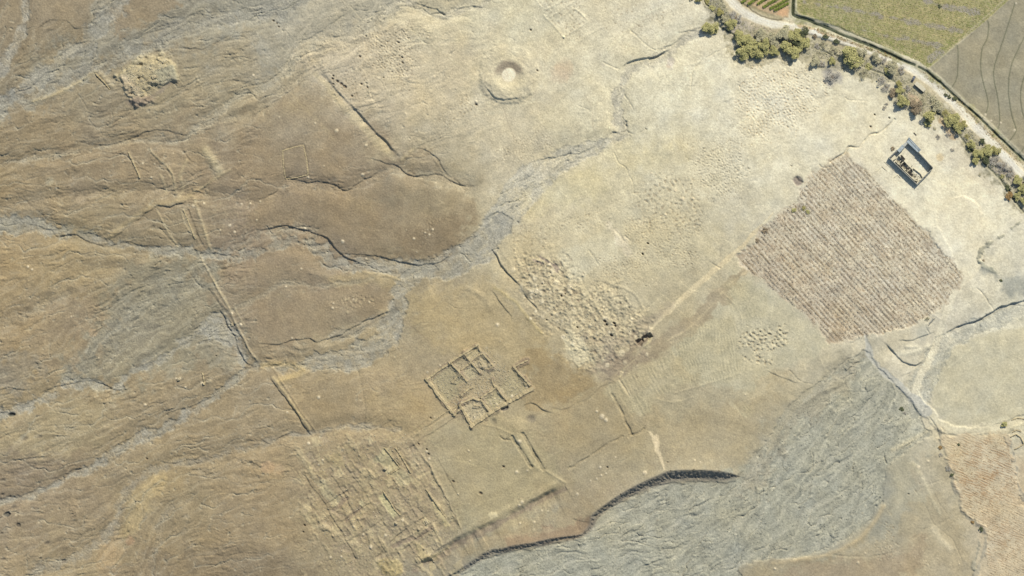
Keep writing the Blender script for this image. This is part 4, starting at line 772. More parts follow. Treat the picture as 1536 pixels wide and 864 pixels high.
pits([(310,300),(350,300),(384,310),(384,330),(340,340),(320,350)], 119, 7, 0.35, 0.9, (176,162,122))
pits([(670,425-0),(700,440),(690,470)], 120, 6, 0.2, 0.9, (190,176,130))
# stone-dark spots and low spoil mounds that are single features
MND = [(544,262,3.2),(462,266,2),(486,249,1.2),(549,218,1.8),(457,342,2.2),(621,358,2),(625,378,1.2),(649,344,1.8),(644,352,1.6),(638,349,1.3),(514,362,2.4),(549,388,1.8),(390,302,1.5),(499,462,2.2),(452,403,1.6),(429,430,1.6),(530,449,1.4),(554,453,1.4),(500,455,1.4),(478,596,2),(438,507,1.6),
       (746,487,3),(360,487,2.4),(348,470,1.6),(361,470+17,2.2),(270,568,2.2),(303,575,2.6),(278,581,1.8),(218,607,2.2),(264,568,1.8),(84,282,2),(380,113,1.6),(505,196,2.4),(473,185,1.6),(651,115,2),(608,170,1.6),(638,179,1.2),(714,152,1.6),(977,260,1.4),(1024,299,2.6),(1013,286,2.2),(1040,298,2.2),(998,322,1.8),
       (903,625,3.4),(909,630,3.2),(895,617,2),(967,709,3.2),(900,701,2),(902,713,1.4),(895,718,1.4),(909,710,1.3),(886,721,1.2),(923,686,1.3),(783,753,3),(779,758,2.4),(813,766,1.4),(822,767,1.6),(801,783,1.8),(780,785,1.8),(866,741,2.4),(775,708,1.8),(779,662,3),(791,706,2),(822,647,0),
       (589,753,0),(604,780,2),(594,785,2.6),(556,820,2.6),(556,822,1.6),(496,836,2.4),(512,835,1.6),(530,790,2),(545,802,1.8),(578,803,2),(703,676,1.8),(705,691,1.4),(687,741,1.4),(640,677,2),(644,688,1.8),(678,520+0,0),(660,548,1.4),(670,551,1.2),(641,558,1.6),(478,697,1.8),(484,690,1.8),(498,664,0),(463,665,2.4),(431,618,1.4),
       (755,595,0),(768,594,2),(790,581,2),(738,592,1.3),(735,601,1.3),(742,598,1.2),(745,606,1.2),(751,602,1.1),(737,606,1.1),(712,626,1.6),(1287,844,2.6),(1298,830,1.2),(1162,853,1.6),(1439,846,1.2),(1378,701,2),(1392,692,2),(1042,690,1.4),(1050,693,1.4),(1118,592,1.2),(1163,853,1.2),
       (330,345,1.6),(345,338,2),(352,348,1.6),(385,330,1.6),(375,305,1.6),(362,306,1.6),(306,305,1.8),(290,309,2.4),(227,266,1.6),(214,245,1.6),(232,246,1.6),(58,328,1.4),(42,400,2.4),(48,404,1.8),(107,475,1.4),(110,474,1.2),(130,720,0)]
for x, y, r_ in MND:
    if r_: blob(x, y, r_, 0.35 + 0.12 * r_, (214,200,162), 0.8)
# ---------------------------------------------------------------- flow-aligned relief
dp = np.array([d for d in dirpts if -200 < d[0] < 1800])
cs = 12; cxs = np.arange(0, NX, cs) + X0; cys = np.arange(0, NY, cs) + Y0
mx, my = np.meshgrid(cxs, cys)
acc = np.zeros(mx.shape, complex); base_a = math.radians(153)
for x, y, a, w in dp:
    d2 = (mx - x) ** 2 + (my - y) ** 2
    acc += (1 + w * 0.08) * np.exp(2j * a) * (np.exp(-d2 / (2 * 26 ** 2)) + 0.03 * np.exp(-d2 / (2 * 110 ** 2)))
acc += 0.05 * np.exp(2j * base_a)
fxi = (gx - X0) / cs; fyi = (gy - Y0) / cs
xi = np.clip(fxi.astype(int), 0, len(cxs) - 2); yi = np.clip(fyi.astype(int), 0, len(cys) - 2); fx = fxi - xi; fy = fyi - yi
fld = acc[yi, xi] * (1 - fx) * (1 - fy) + acc[yi, xi + 1] * fx * (1 - fy) + acc[yi + 1, xi] * (1 - fx) * fy + acc[yi + 1, xi + 1] * fx * fy
ANG = (np.angle(fld) / 2).astype(np.float32)
def lic(src, ang, L, st=1.0):
    vx = (np.cos(ang) * st).astype(np.float32).ravel(); vy = (np.sin(ang) * st).astype(np.float32).ravel(); s = src.ravel(); out = s.copy(); n = 1
    bx, by = np.meshgrid(np.arange(NX, dtype=np.float32), np.arange(NY, dtype=np.float32))
    for sg in (1, -1):
        px = bx.ravel().copy(); py = by.ravel().copy(); lx = None; ly = None
        idx = np.arange(NX * NY)
        dx = vx * sg; dy = vy * sg
        for k in range(L):
            px += dx; py += dy
            np.clip(px, 0, NX - 1, out=px); np.clip(py, 0, NY - 1, out=py)
            idx = (py + 0.5).astype(np.int32).clip(0, NY - 1) * NX + (px + 0.5).astype(np.int32).clip(0, NX - 1)
            out += s[idx]; n += 1
            ndx = vx[idx]; ndy = vy[idx]; flip = np.sign(ndx * dx + ndy * dy); dx = ndx * flip; dy = ndy * flip
    o = (out / n).reshape(NY, NX); o -= o.mean(); return o / o.std()
wig = fbm(121, 1.2, 20, 90) * 0.30; wig2 = fbm(122, 1.2, 12, 50) * 0.36
L1 = lic(band(123, 10, 0.5), ANG + wig, 30); L2 = lic(band(124, 5.5, 0.5), ANG + wig2, 16)
L3 = lic(band(125, 20, 0.5), ANG + wig * 0.8, 44)
chan = lambda t: -np.exp(-(t / 0.42) ** 2)
step_ = lambda t, e: sstep(-e, e, t)
fade1 = sstep(-0.9, 0.9, fbm(126, 1.2, 8, 50)); fade3 = sstep(-0.9, 0.9, fbm(127, 1.2, 14, 80)); fade2 = sstep(-0.6, 1.0, fbm(128, 1.2, 6, 40))
# low gravel bars with small cut edges, plus threads
bars = 0.24 * step_(L1 + 0.3 * L2, 0.08) * fade1 + 0.42 * step_(L3 + 0.2 * L1 + 0.12 * L2, 0.045) * fade3 + 0.13 * step_(L2, 0.14) * fade2 * fade1 + 0.10 * chan(L1 - 0.8) + 0.06 * L1 + 0.04 * L2
calm = sstep(-1.1, 0.7, fbm(129, 1.5, 16, 110))
flow_h = bars / 0.17 * (0.25 + 0.85 * calm)
# drainage network: thousands of rills traced down the flow field, gathering into threads
def drainage(seed, nseed, steps, k, lmin, lmax, wgt):
    R_ = np.random.default_rng(seed); N_ = fbm(seed + 7, 1.5, lmin, lmax); gy_, gx_ = np.gradient(N_); s_ = 1 / (np.sqrt((gx_ ** 2 + gy_ ** 2).mean()) + 1e-9)
    a_ = ANG + wig * 0.6; cx_, sx_ = np.cos(a_), np.sin(a_); fl = np.where(sx_ * 0.5 - cx_ < 0, -1.0, 1.0); vx = cx_ * fl - k * gx_ * s_; vy = sx_ * fl - k * gy_ * s_
    n_ = np.hypot(vx, vy) + 1e-6; vx = (vx / n_).astype(np.float32).ravel(); vy = (vy / n_).astype(np.float32).ravel()
    px = R_.uniform(0, NX - 1, nseed).astype(np.float32); py = R_.uniform(0, NY - 1, nseed).astype(np.float32)
    keep = wgt[py.astype(int), px.astype(int)] > R_.uniform(0, 1, nseed); px, py = px[keep], py[keep]; acc_ = np.zeros(NX * NY)
    for _ in range(steps):
        ok = (px > 1) & (px < NX - 2) & (py > 1) & (py < NY - 2); px, py = px[ok], py[ok]
        idx = (py + 0.5).astype(np.int32) * NX + (px + 0.5).astype(np.int32); acc_ += np.bincount(idx, minlength=NX * NY)
        px = px + vx[idx] * 0.8; py = py + vy[idx] * 0.8
    return blur(acc_.reshape(NY, NX), 0.45)
wsel = np.clip(A_FLOW / 0.12, 0, 1) * (1 - np.isin(LABEL, (2, 3, 4, 5, 6, 7, 8)))
ac1 = drainage(500, 60000, 200, 0.75, 10, 60, wsel); ac2 = drainage(520, 60000, 150, 0.9, 6, 34, wsel)
t1 = np.log1p(np.clip(ac1, 0, None)); t2 = np.log1p(np.clip(ac2, 0, None))
q1, q2 = np.percentile(t1[wsel > 0.5], (91, 91)), 0; q2 = np.percentile(t2[wsel > 0.5], 92)
rill = 0.56 * sstep(q1[0] + 0.2, q1[0] + 1.5, t1) + 0.30 * sstep(q2 + 0.2, q2 + 1.4, t2)
RILL = rill * np.clip(wsel * 1.1, 0, 1) * (0.35 + 0.65 * fade3)
H -= RILL.astype(np.float32)
lump = slope_norm(fbm(130, 1.5, 2.5, 26)); lump2 = slope_norm(fbm(131, 1.9, 6, 120)); fine = slope_norm(fbm(132, 0.9, 1.6, 7))
mod = sstep(-1.2, 1.4, fbm(133, 1.4, 20, 160))
FARM = np.isin(LABEL, (2, 3, 4, 5, 6, 7, 8)).astype(np.float32); farm_s = 1 - blur(FARM, 1.5).clip(0, 1)
east = sstep(900, 520, gx + 0.35 * gy)              # incised brown desert in the west, smooth silt in the east
H -= blur(VAL, 2.0) * (1 - BLUFF)
H += (flow_h * A_FLOW * (0.6 + 0.7 * mod) * farm_s).astype(np.float32)
H += (lump * A_LUMP * (0.6 + 0.7 * mod) + lump2 * 0.02 * farm_s + fine * (0.085 + 0.06 * A_GRAV) * (0.6 + 0.4 * east)).astype(np.float32)
H += (fbm(134, 2.0, 60, 500) * 0.5).astype(np.float32) * farm_s
# colour follows material: fresh gravel threads in the washes, dust in hollows, stony crests
th = sstep(-0.3, 0.5, -L1) * 0.7 + sstep(-0.2, 0.4, -L3) * 0.7
amt = np.clip(A_FLOW / 0.17, 0, 1) * farm_s
C *= (1 + (0.085 * th - 0.05) * amt)[..., None]
rw = (np.clip(blur(RILL, 1.2), 0, 0.3) * 1.3)[..., None]; C = C * (1 - rw) + np.array((178, 174, 148), np.float32) * rw
greyc = np.array((168, 163, 142), np.float32); mixg = (0.22 * sstep(0.9, 1.4, th) * amt * PATCHY)[..., None]; C = C * (1 - mixg) + greyc * mixg
# faint animal trails and dust streaks
rt_ = random.Random(77)
for _ in range(170):
    x = rt_.uniform(0, 1250); y = rt_.uniform(0, 864); a = rt_.choice([rt_.gauss(2.6, 0.5), rt_.uniform(0, 3.14), rt_.gauss(1.35, 0.25)]); pts = [(x, y)]
    for k in range(rt_.randint(3, 7)): a += rt_.gauss(0, 0.22); x += math.cos(a) * 16; y += math.sin(a) * 16; pts.append((x, y))
    r = line(pts, rt_.uniform(0.8, 1.8), 0.8, 0.2, 0.3)
    if r is not None: tint(r[0], r[1] * farm_s[r[0]], (1.10, 1.10, 1.09) if rt_.random() < 0.75 else (0.91, 0.90, 0.90), rt_.uniform(0.3, 0.8))
for _ in range(260):
    x = rt_.uniform(0, 1300); y = rt_.uniform(0, 864); blob(x, y, rt_.uniform(0.7, 1.7), rt_.uniform(0, 0.3), (206, 192, 154), rt_.uniform(0.2, 0.6))
mott = fbm(140, 1.3, 3, 60); mott2 = fbm(141, 1.0, 2, 10); hue = fbm(142, 1.6, 10, 150)
C *= (1 + 0.022 * mott + 0.020 * mott2)[..., None]
C *= (1 + np.stack([0.005 * hue, 0.001 * hue, -0.008 * hue], -1))
rngp = np.random.default_rng(5)
sp = rngp.standard_normal((NY, NX)).astype(np.float32); C *= (1 + (0.016 + 0.03 * A_GRAV * WASH) * sp)[..., None]
lum = C.mean(-1); wb = sstep(190, 150, lum)[..., None]; wp = sstep(185, 210, lum)[..., None]
C += wb * np.array((3, 4, 10), np.float32) * 1.0 + wp * np.array((11, 10, 15), np.float32) + (1 - wb) * (1 - wp) * np.array((6, 5, 10), np.float32)
C *= (1 + 0.032 * band(143, 3.2, 0.6) * (1 - 0.5 * sstep(900, 1400, gx)))[..., None]
C = np.clip(C, 20, 245)
# ------------------------------------------------------------------ materials
def new_mat(name): 
    m = bpy.data.materials.new(name); m.use_nodes = True; nt = m.node_tree
    b = nt.nodes['Principled BSDF']; b.inputs['Roughness'].default_value = 0.9; b.inputs['Specular IOR Level'].default_value = 0.15
    return m, nt, b
def noise_mat(name, c1, c2, scale=1.0, rough=0.9, detail=4, bump=0.0, obj=True, metallic=0.0, spec=0.15):
    m, nt, b = new_mat(name); b.inputs['Roughness'].default_value = rough; b.inputs['Metallic'].default_value = metallic; b.inputs['Specular IOR Level'].default_value = spec
    g = nt.nodes.new('ShaderNodeNewGeometry'); n = nt.nodes.new('ShaderNodeTexNoise'); n.inputs['Scale'].default_value = scale; n.inputs['Detail'].default_value = detail
    r = nt.nodes.new('ShaderNodeValToRGB'); r.color_ramp.elements[0].position = 0.32; r.color_ramp.elements[1].position = 0.68
    r.color_ramp.elements[0].color = (*c1, 1); r.color_ramp.elements[1].color = (*c2, 1)
    nt.links.new(g.outputs['Position'], n.inputs['Vector']); nt.links.new(n.outputs['Fac'], r.inputs['Fac']); nt.links.new(r.outputs['Color'], b.inputs['Base Color'])
    if bump:
        bp = nt.nodes.new('ShaderNodeBump'); bp.inputs['Strength'].default_value = bump; bp.inputs['Distance'].default_value = 0.1
        nt.links.new(n.outputs['Fac'], bp.inputs['Height']); nt.links.new(bp.outputs['Normal'], b.inputs['Normal'])
    return m
def soil_mat(name, amp=0.10, scale=1.7):
    m, nt, b = new_mat(name); b.inputs['Roughness'].default_value = 1.0; b.inputs['Specular IOR Level'].default_value = 0.0
    at = nt.nodes.new('ShaderNodeAttribute'); at.attribute_name = 'soil'
    g = nt.nodes.new('ShaderNodeNewGeometry'); n = nt.nodes.new('ShaderNodeTexNoise'); n.inputs['Scale'].default_value = scale; n.inputs['Detail'].default_value = 5; n.inputs['Roughness'].default_value = 0.65
    mr = nt.nodes.new('ShaderNodeMapRange'); mr.inputs[1].default_value = 0.3; mr.inputs[2].default_value = 0.7; mr.inputs[3].default_value = 1 - amp; mr.inputs[4].default_value = 1 + amp
    mx = nt.nodes.new('ShaderNodeVectorMath'); mx.operation = 'SCALE'
    nt.links.new(g.outputs['Position'], n.inputs['Vector']); nt.links.new(n.outputs['Fac'], mr.inputs[0]); nt.links.new(at.outputs['Color'], mx.inputs[0]); nt.links.new(mr.outputs[0], mx.inputs['Scale'])
    nt.links.new(mx.outputs[0], b.inputs['Base Color'])
    bp = nt.nodes.new('ShaderNodeBump'); bp.inputs['Strength'].default_value = 0.35; bp.inputs['Distance'].default_value = 0.12
    nt.links.new(n.outputs['Fac'], bp.inputs['Height']); nt.links.new(bp.outputs['Normal'], b.inputs['Normal'])
    return m
# ------------------------------------------------------------------ terrain meshes
Calb = alb(C).astype(np.float32)
def ext(a0, n, k=26):
    out = []; s = 2.0; v = a0
    for i in range(k): v += s; s *= 1.38; out.append(v)
    return out
KX = 26
left = [X0 - (v) for v in ext(0, 0)][::-1]; right = [X0 + NX - 1 + v for v in ext(0, 0)]
top = [Y0 - v for v in ext(0, 0)][::-1]; bot = [Y0 + NY - 1 + v for v in ext(0, 0)]
xs = np.concatenate([left, np.arange(NX) + X0, right]); ys = np.concatenate([top, np.arange(NY) + Y0, bot])
# beyond the mapped area continue with the mirrored land at growing spacing
ixm = np.abs(np.clip(np.round(2 * X0 - xs[:KX] - X0), 0, NX - 1)).astype(int)
ix = np.concatenate([np.clip((-(xs[:KX] - X0)).astype(int), 0, NX - 1) % NX, np.arange(NX), np.clip(NX - 1 - (xs[-KX:] - (X0 + NX - 1)).astype(int), 0, NX - 1)])
iy = np.concatenate([np.clip((-(ys[:KX] - Y0)).astype(int), 0, NY - 1), np.arange(NY), np.clip(NY - 1 - (ys[-KX:] - (Y0 + NY - 1)).astype(int), 0, NY - 1)])
HH = H[np.ix_(iy, ix)]; CC = Calb[np.ix_(iy, ix)]; LL = LABEL[np.ix_(iy, ix)].copy()
LL[:KX] = LL[KX]; LL[-KX:] = LL[-KX-1]; LL[:, :KX] = LL[:, KX:KX+1]; LL[:, -KX:] = LL[:, -KX-1:-KX]
dxo = np.maximum(np.maximum(X0 - xs, xs - (X0 + NX - 1)), 0)[None, :]; dyo = np.maximum(np.maximum(Y0 - ys, ys - (Y0 + NY - 1)), 0)[:, None]
wo = (1 - np.exp(-np.hypot(dxo, dyo) / 45.0))[..., None]
side = np.clip((xs[None, :, None] - 300) / 900, 0, 1); far = (1 - side) * alb((157, 141, 111)) + side * alb((196, 184, 148))
nzo = 1 + 0.06 * np.random.default_rng(8).standard_normal((len(ys), len(xs), 1))
CC = (CC * (1 - wo) + far * nzo * wo).astype(np.float32); HH = HH * (1 - wo[..., 0])
XX, YY = np.meshgrid((xs - 768) * U, (432 - ys) * U)
NXE, NYE = len(xs), len(ys)
co = np.stack([XX, YY, HH], -1).reshape(-1, 3).astype(np.float32); colr = CC.reshape(-1, 3)
vi = np.arange(NXE * NYE, dtype=np.int32).reshape(NYE, NXE)
quads = np.stack([vi[:-1, :-1], vi[1:, :-1], vi[1:, 1:], vi[:-1, 1:]], -1).reshape(-1, 4)
qlab = LL[:-1, :-1].reshape(-1)
def terrain(name, lab, mat):
    q = quads[qlab == lab]
    if len(q) == 0: return
    used = np.zeros(len(co), bool); used[q.ravel()] = True
    remap = np.cumsum(used).astype(np.int32) - 1
    v = co[used]; c = colr[used]; q = remap[q]
    me = bpy.data.meshes.new(name); me.vertices.add(len(v)); me.vertices.foreach_set('co', v.ravel())
    me.loops.add(q.size); me.loops.foreach_set('vertex_index', q.ravel()); me.polygons.add(len(q))
    me.polygons.foreach_set('loop_start', np.arange(0, q.size, 4, dtype=np.int32))
    me.update(calc_edges=True)
    at = me.attributes.new('soil', 'FLOAT_COLOR', 'POINT'); at.data.foreach_set('color', np.concatenate([c, np.ones((len(c), 1), np.float32)], 1).ravel())
    me.materials.append(mat); o = bpy.data.objects.new(name, me); COL.objects.link(o); o['kind'] = 'structure'
    return o
SOIL = soil_mat('weathered_soil', 0.07, 1.6); GRAV = soil_mat('wadi_gravel', 0.12, 2.6); SMOOTH = soil_mat('fine_silt', 0.04, 1.2)
for nm, lb, mt in [('ground',0,SOIL),('riverbed',1,GRAV),('dirt_road',2,SMOOTH),('ploughed_field',3,SMOOTH),('green_field',4,SOIL),('vineyard_soil',5,SOIL),('irrigation_ditch',6,SOIL),('dry_field',7,SOIL),('stubble_field',8,SOIL)]: terrain(nm, lb, mt)
def gz(x, y):
    """ground height (m) at plan position"""
    fx = min(max(x - X0, 0), NX - 1.01); fy = min(max(y - Y0, 0), NY - 1.01); i, j = int(fx), int(fy); a, b = fx - i, fy - j
    return float(H[j, i] * (1-a) * (1-b) + H[j, i+1] * a * (1-b) + H[j+1, i] * (1-a) * b + H[j+1, i+1] * a * b)
# ------------------------------------------------------------------ objects
def A(r, g, b): return tuple(float(v) for v in alb((r, g, b)))
M_MUD = noise_mat('mud_brick', A(178,162,130), A(204,192,158), 1.3, bump=0.5)
M_MUDG = noise_mat('weathered_mud_wall', A(172,156,122), A(200,184,144), 1.5, bump=0.6)
M_PLASTER = noise_mat('pale_mud_plaster', A(204,196,168), A(228,220,194), 1.5, bump=0.3)
M_GREYWALL = noise_mat('grey_rendered_wall', A(138,140,134), A(164,164,154), 1.2, bump=0.3)
M_ROOF = noise_mat('weathered_sheet_roof', A(150,164,170), A(190,200,200), 0.7, 0.6)
M_TRIM = noise_mat('roof_edge_beam', A(180,182,174), A(200,200,188), 2.0)
M_WOOD = noise_mat('dry_timber', A(96,84,66), A(132,116,92), 3.0)
M_DARK = noise_mat('charred_timber', A(52,50,46), A(76,72,64), 3.0)
M_RUB = noise_mat('rubble_stone', A(176,166,140), A(206,198,172), 4.0)
M_PAINT, nt, b = new_mat('grey_car_paint'); b.inputs['Base Color'].default_value = (0.07,0.07,0.075,1); b.inputs['Roughness'].default_value = 0.3; b.inputs['Specular IOR Level'].default_value = 0.5
M_GLASS, nt, b = new_mat('car_glass'); b.inputs['Base Color'].default_value = (0.10,0.11,0.13,1); b.inputs['Roughness'].default_value = 0.08; b.inputs['Specular IOR Level'].default_value = 0.6
M_TYRE = noise_mat('tyre_rubber', (0.02,0.02,0.02), (0.03,0.03,0.03), 5)
M_LAMP = noise_mat('lamp_lens', (0.6,0.6,0.55), (0.7,0.7,0.62), 5, 0.2)
M_BARK = noise_mat('bark', (0.12,0.09,0.06), (0.2,0.16,0.11), 4, bump=0.5)
def leaf_mat(name, c1, c2, c3, sc=0.55):
    m, nt, b = new_mat(name); b.inputs['Roughness'].default_value = 0.85; b.inputs['Specular IOR Level'].default_value = 0.08
    g = nt.nodes.new('ShaderNodeNewGeometry'); n = nt.nodes.new('ShaderNodeTexNoise'); n.inputs['Scale'].default_value = sc; n.inputs['Detail'].default_value = 6; n.inputs['Roughness'].default_value = 0.75
    r = nt.nodes.new('ShaderNodeValToRGB'); e = r.color_ramp.elements; e[0].position = 0.3; e[1].position = 0.72; e[0].color = (*c1, 1); e[1].color = (*c3, 1); k = e.new(0.5); k.color = (*c2, 1)
    nt.links.new(g.outputs['Position'], n.inputs['Vector']); nt.links.new(n.outputs['Fac'], r.inputs['Fac']); nt.links.new(r.outputs['Color'], b.inputs['Base Color'])
    return m
LM = {'g': leaf_mat('olive_leaves', (0.22,0.215,0.09), (0.35,0.325,0.13), (0.49,0.45,0.20)),
      'y': leaf_mat('yellow_green_leaves', (0.20,0.185,0.07), (0.30,0.27,0.10), (0.38,0.34,0.14)),
      'o': leaf_mat('dusty_olive_leaves', (0.25,0.235,0.14), (0.36,0.33,0.20), (0.48,0.44,0.27)),
      'b': leaf_mat('bare_grey_twigs', (0.25,0.235,0.185), (0.34,0.315,0.25), (0.45,0.41,0.32)),
      'd': leaf_mat('dark_green_leaves', (0.05,0.062,0.035), (0.09,0.10,0.05), (0.15,0.15,0.075)),
      'n': leaf_mat('brown_dry_leaves', (0.15,0.125,0.08), (0.24,0.19,0.12), (0.34,0.27,0.16)),
      'r': leaf_mat('rusty_dry_leaves', (0.16,0.10,0.04), (0.26,0.17,0.07), (0.34,0.24,0.10)),
      'v': leaf_mat('vine_leaves', (0.11,0.15,0.03), (0.19,0.23,0.045), (0.30,0.33,0.09), 0.9),
      'c': leaf_mat('crop_leaves', (0.20,0.20,0.08), (0.30,0.28,0.12), (0.42,0.37,0.18), 0.4),
      'k': leaf_mat('dead_weeds', (0.07,0.055,0.04), (0.14,0.11,0.075), (0.24,0.18,0.12), 0.8),
      'w': leaf_mat('dry_vine_wood', (0.19,0.17,0.13), (0.29,0.255,0.19), (0.42,0.37,0.28), 0.8)}
class MB:
    def __init__(s): s.v = []; s.f = []
    def add(s, vs, fs): n = len(s.v); s.v += [tuple(v) for v in vs]; s.f += [tuple(i + n for i in f) for f in fs]
    def box(s, cx, cy, cz, lx, ly, lz, rz=0.0, top=1.0, jit=0.0, rnd=None):
        c, si = math.cos(rz), math.sin(rz); vs = []
        for k, z in ((1.0, cz - lz / 2), (top, cz + lz / 2)):
            for a, b_ in ((-1,-1),(1,-1),(1,1),(-1,1)):
                x = a * lx / 2 * k; y = b_ * ly / 2 * k
                if jit: x += rnd.uniform(-jit, jit); y += rnd.uniform(-jit, jit)
                vs.append((cx + x * c - y * si, cy + x * si + y * c, z + (rnd.uniform(-jit, jit) if jit and k != 1.0 else 0)))
        s.add(vs, [(3,2,1,0),(4,5,6,7),(0,1,5,4),(1,2,6,5),(2,3,7,6),(3,0,4,7)])
    def build(s, name, mat, parent=None, smooth=False):
        me = bpy.data.meshes.new(name); me.from_pydata(s.v, [], s.f); me.update()
        if smooth: me.polygons.foreach_set('use_smooth', [True] * len(me.polygons))
        me.materials.append(mat); o = bpy.data.objects.new(name, me); COL.objects.link(o)
        if parent: o.parent = parent
        return o
def tag(o, label=None, cat=None, group=None, kind=None):
    if label: o['label'] = label
    if cat: o['category'] = cat
    if group: o['group'] = group
    if kind: o['kind'] = kind
    return o
def empty(name, x, y, z, rz=0.0):
    o = bpy.data.objects.new(name, None); COL.objects.link(o); o.location = (x, y, z); o.rotation_euler = (0, 0, rz); o.empty_display_size = 0.5; return o
def wall_mesh(pts, th, h, rnd, base=-0.5, rough=0.15, org=(0,0,0), step=1.6, taper=0.75, closed=False):
    """one continuous eroded wall swept along plan points, standing on the ground"""
    P = [np.array(p, float) for p in pts]; Q = []
    for i in range(len(P) - 1):
        L = np.hypot(*(P[i+1] - P[i])); n = max(1, int(L / step))
        for k in range(n): Q.append(P[i] + (P[i+1] - P[i]) * k / n)
    Q.append(P[-1]); m = MB(); rings = []; prev = None
    for i, q in enumerate(Q):
        a = Q[max(i-1, 0)]; b_ = Q[min(i+1, len(Q)-1)]; d = b_ - a; d = d / (np.hypot(*d) + 1e-9)
        wd = np.array([d[0], -d[1]]); nrm = np.array([-wd[1], wd[0]])
        g = gz(*q); hh = h * (1 + rnd.uniform(-rough, rough) * 1.5); t2 = th * (1 + rnd.uniform(-rough, rough)); c = np.array([WX(q[0]), WY(q[1])])
        if i == 0: c = c - wd * th * 0.5
        if i == len(Q) - 1: c = c + wd * th * 0.5
        sh = rnd.uniform(-rough, rough) * th * 0.5
        ring = [(*(c + nrm * (t2 / 2)), g + base), (*(c + nrm * (t2 / 2 * taper + sh)), g + hh * 0.97), (*(c - nrm * (t2 / 2 * taper - sh)), g + hh), (*(c - nrm * (t2 / 2)), g + base)]
        rings.append([(v[0] - org[0], v[1] - org[1], v[2] - org[2]) for v in ring])
    n = len(m.v)
    for r in rings: m.v += r
    for i in range(len(rings) - 1):
        a, b_ = n + 4 * i, n + 4 * i + 4
        for k in range(3): m.f.append((a + k, a + k + 1, b_ + k + 1, b_ + k))
    m.f.append((n, n + 1, n + 2, n + 3)); e = n + 4 * (len(rings) - 1); m.f.append((e + 3, e + 2, e + 1, e))
    return m
rnd = random.Random(4)
# ---- walled compound
cx, cy = 1365.5, 246.5; CZ = gz(1368, 240)
comp = empty('walled_compound', WX(cx), WY(cy), CZ)
tag(comp, 'rectangular grey walled compound with sheet roofs and crumbling rooms, open dirt yard inside', 'compound')
Wc, Sc, Ec, Nc = (1333,237.2), (1375,277), (1398.5,252.5), (1361.5,214.5)
org = (WX(cx), WY(cy), CZ)
def cw(pts, th, h, name='wall', mat=None, rough=0.04, taper=0.98, base=-0.6): return wall_mesh(pts, th, h, rnd, base, rough, org, 1.6, taper).build(name, mat or M_GREYWALL, comp)
cw([Wc, Sc], 0.5, 3.3); cw([(1375.9,276.2), (1398.0,253.0)], 0.5, 3.0); cw([(1397.9,251.7),(1376.5,228.8)], 0.5, 4.0); cw([(1333.8,236.4),(1345,225.6)], 0.5, 3.2)
def slab(pts, z, th, name, mat):
    m = MB(); n = len(pts); vs = [(WX(x) - org[0], WY(y) - org[1], z) for x, y in pts] + [(WX(x) - org[0], WY(y) - org[1], z + th) for x, y in pts]
    m.add(vs, [tuple(range(n))[::-1], tuple(range(n, 2 * n))] + [(i, (i + 1) % n, n + (i + 1) % n, n + i) for i in range(n)]); return m.build(name, mat, comp)
def block(pts, z, name, mat): return slab(pts, -0.6, z + 0.6, name, mat)
block([(1362.3,206.8),(1379.3,224.8),(1376.2,228.2),(1359.8,212.6)], 3.0, 'room', M_GREYWALL)
r1 = slab([(1362.5,205.6),(1380.8,225.0),(1376.4,229.6),(1359.4,213.4)], 3.003, 0.22, 'roof', M_ROOF)
for t in (0.2,0.4,0.6,0.8):      # roof seams
    a = (1362.5 + (1380.8-1362.5)*t, 205.6 + (225-205.6)*t); b_ = (1359.4 + (1376.4-1359.4)*t, 213.4 + (229.6-213.4)*t)
    m = wall_mesh([a, b_], 0.12, 0, rnd, 0, 0, (0,0,0)); 
m = MB(); 
def bar(m, a, b_, w, z0, z1):
    d = np.array([WX(b_[0]) - WX(a[0]), WY(b_[1]) - WY(a[1])]); L = np.hypot(*d); ang = math.atan2(d[1], d[0])
    m.box((WX(a[0]) + WX(b_[0])) / 2 - org[0], (WY(a[1]) + WY(b_[1])) / 2 - org[1], (z0 + z1) / 2, L, w, z1 - z0, ang)
bar(m, (1362.3,206.2), (1380.2,225.2), 0.3, 3.226, 3.42); m.build('parapet', M_TRIM, comp)
m = MB(); bar(m, (1361.2,209.0), (1378.2,227.0), 0.22, 3.226, 3.30); m.build('roof_beam', M_DARK, comp)
block([(1346.0,225.5),(1352.6,218.6),(1355.4,221.6),(1348.8,228.4)], 2.9, 'room', M_GREYWALL)
slab([(1344.8,225.5),(1352.8,217.2),(1356.2,221.2),(1348.6,229.2)], 2.903, 0.22, 'roof', M_ROOF)
m = MB(); bar(m, (1346.2,225.8), (1352.4,219.4), 0.2, 3.126, 3.3); bar(m, (1353.6,219.6), (1355.0,221.2), 0.2, 3.126, 3.28); bar(m, (1348.2,227.6), (1354.4,221.6), 0.2, 3.126, 3.28); m.build('parapet', M_TRIM, comp)
slab([(1353.6,217.4),(1360.6,210.8),(1362.6,213.2),(1356.4,220.4)], 2.7, 0.2, 'roof', M_TRIM)
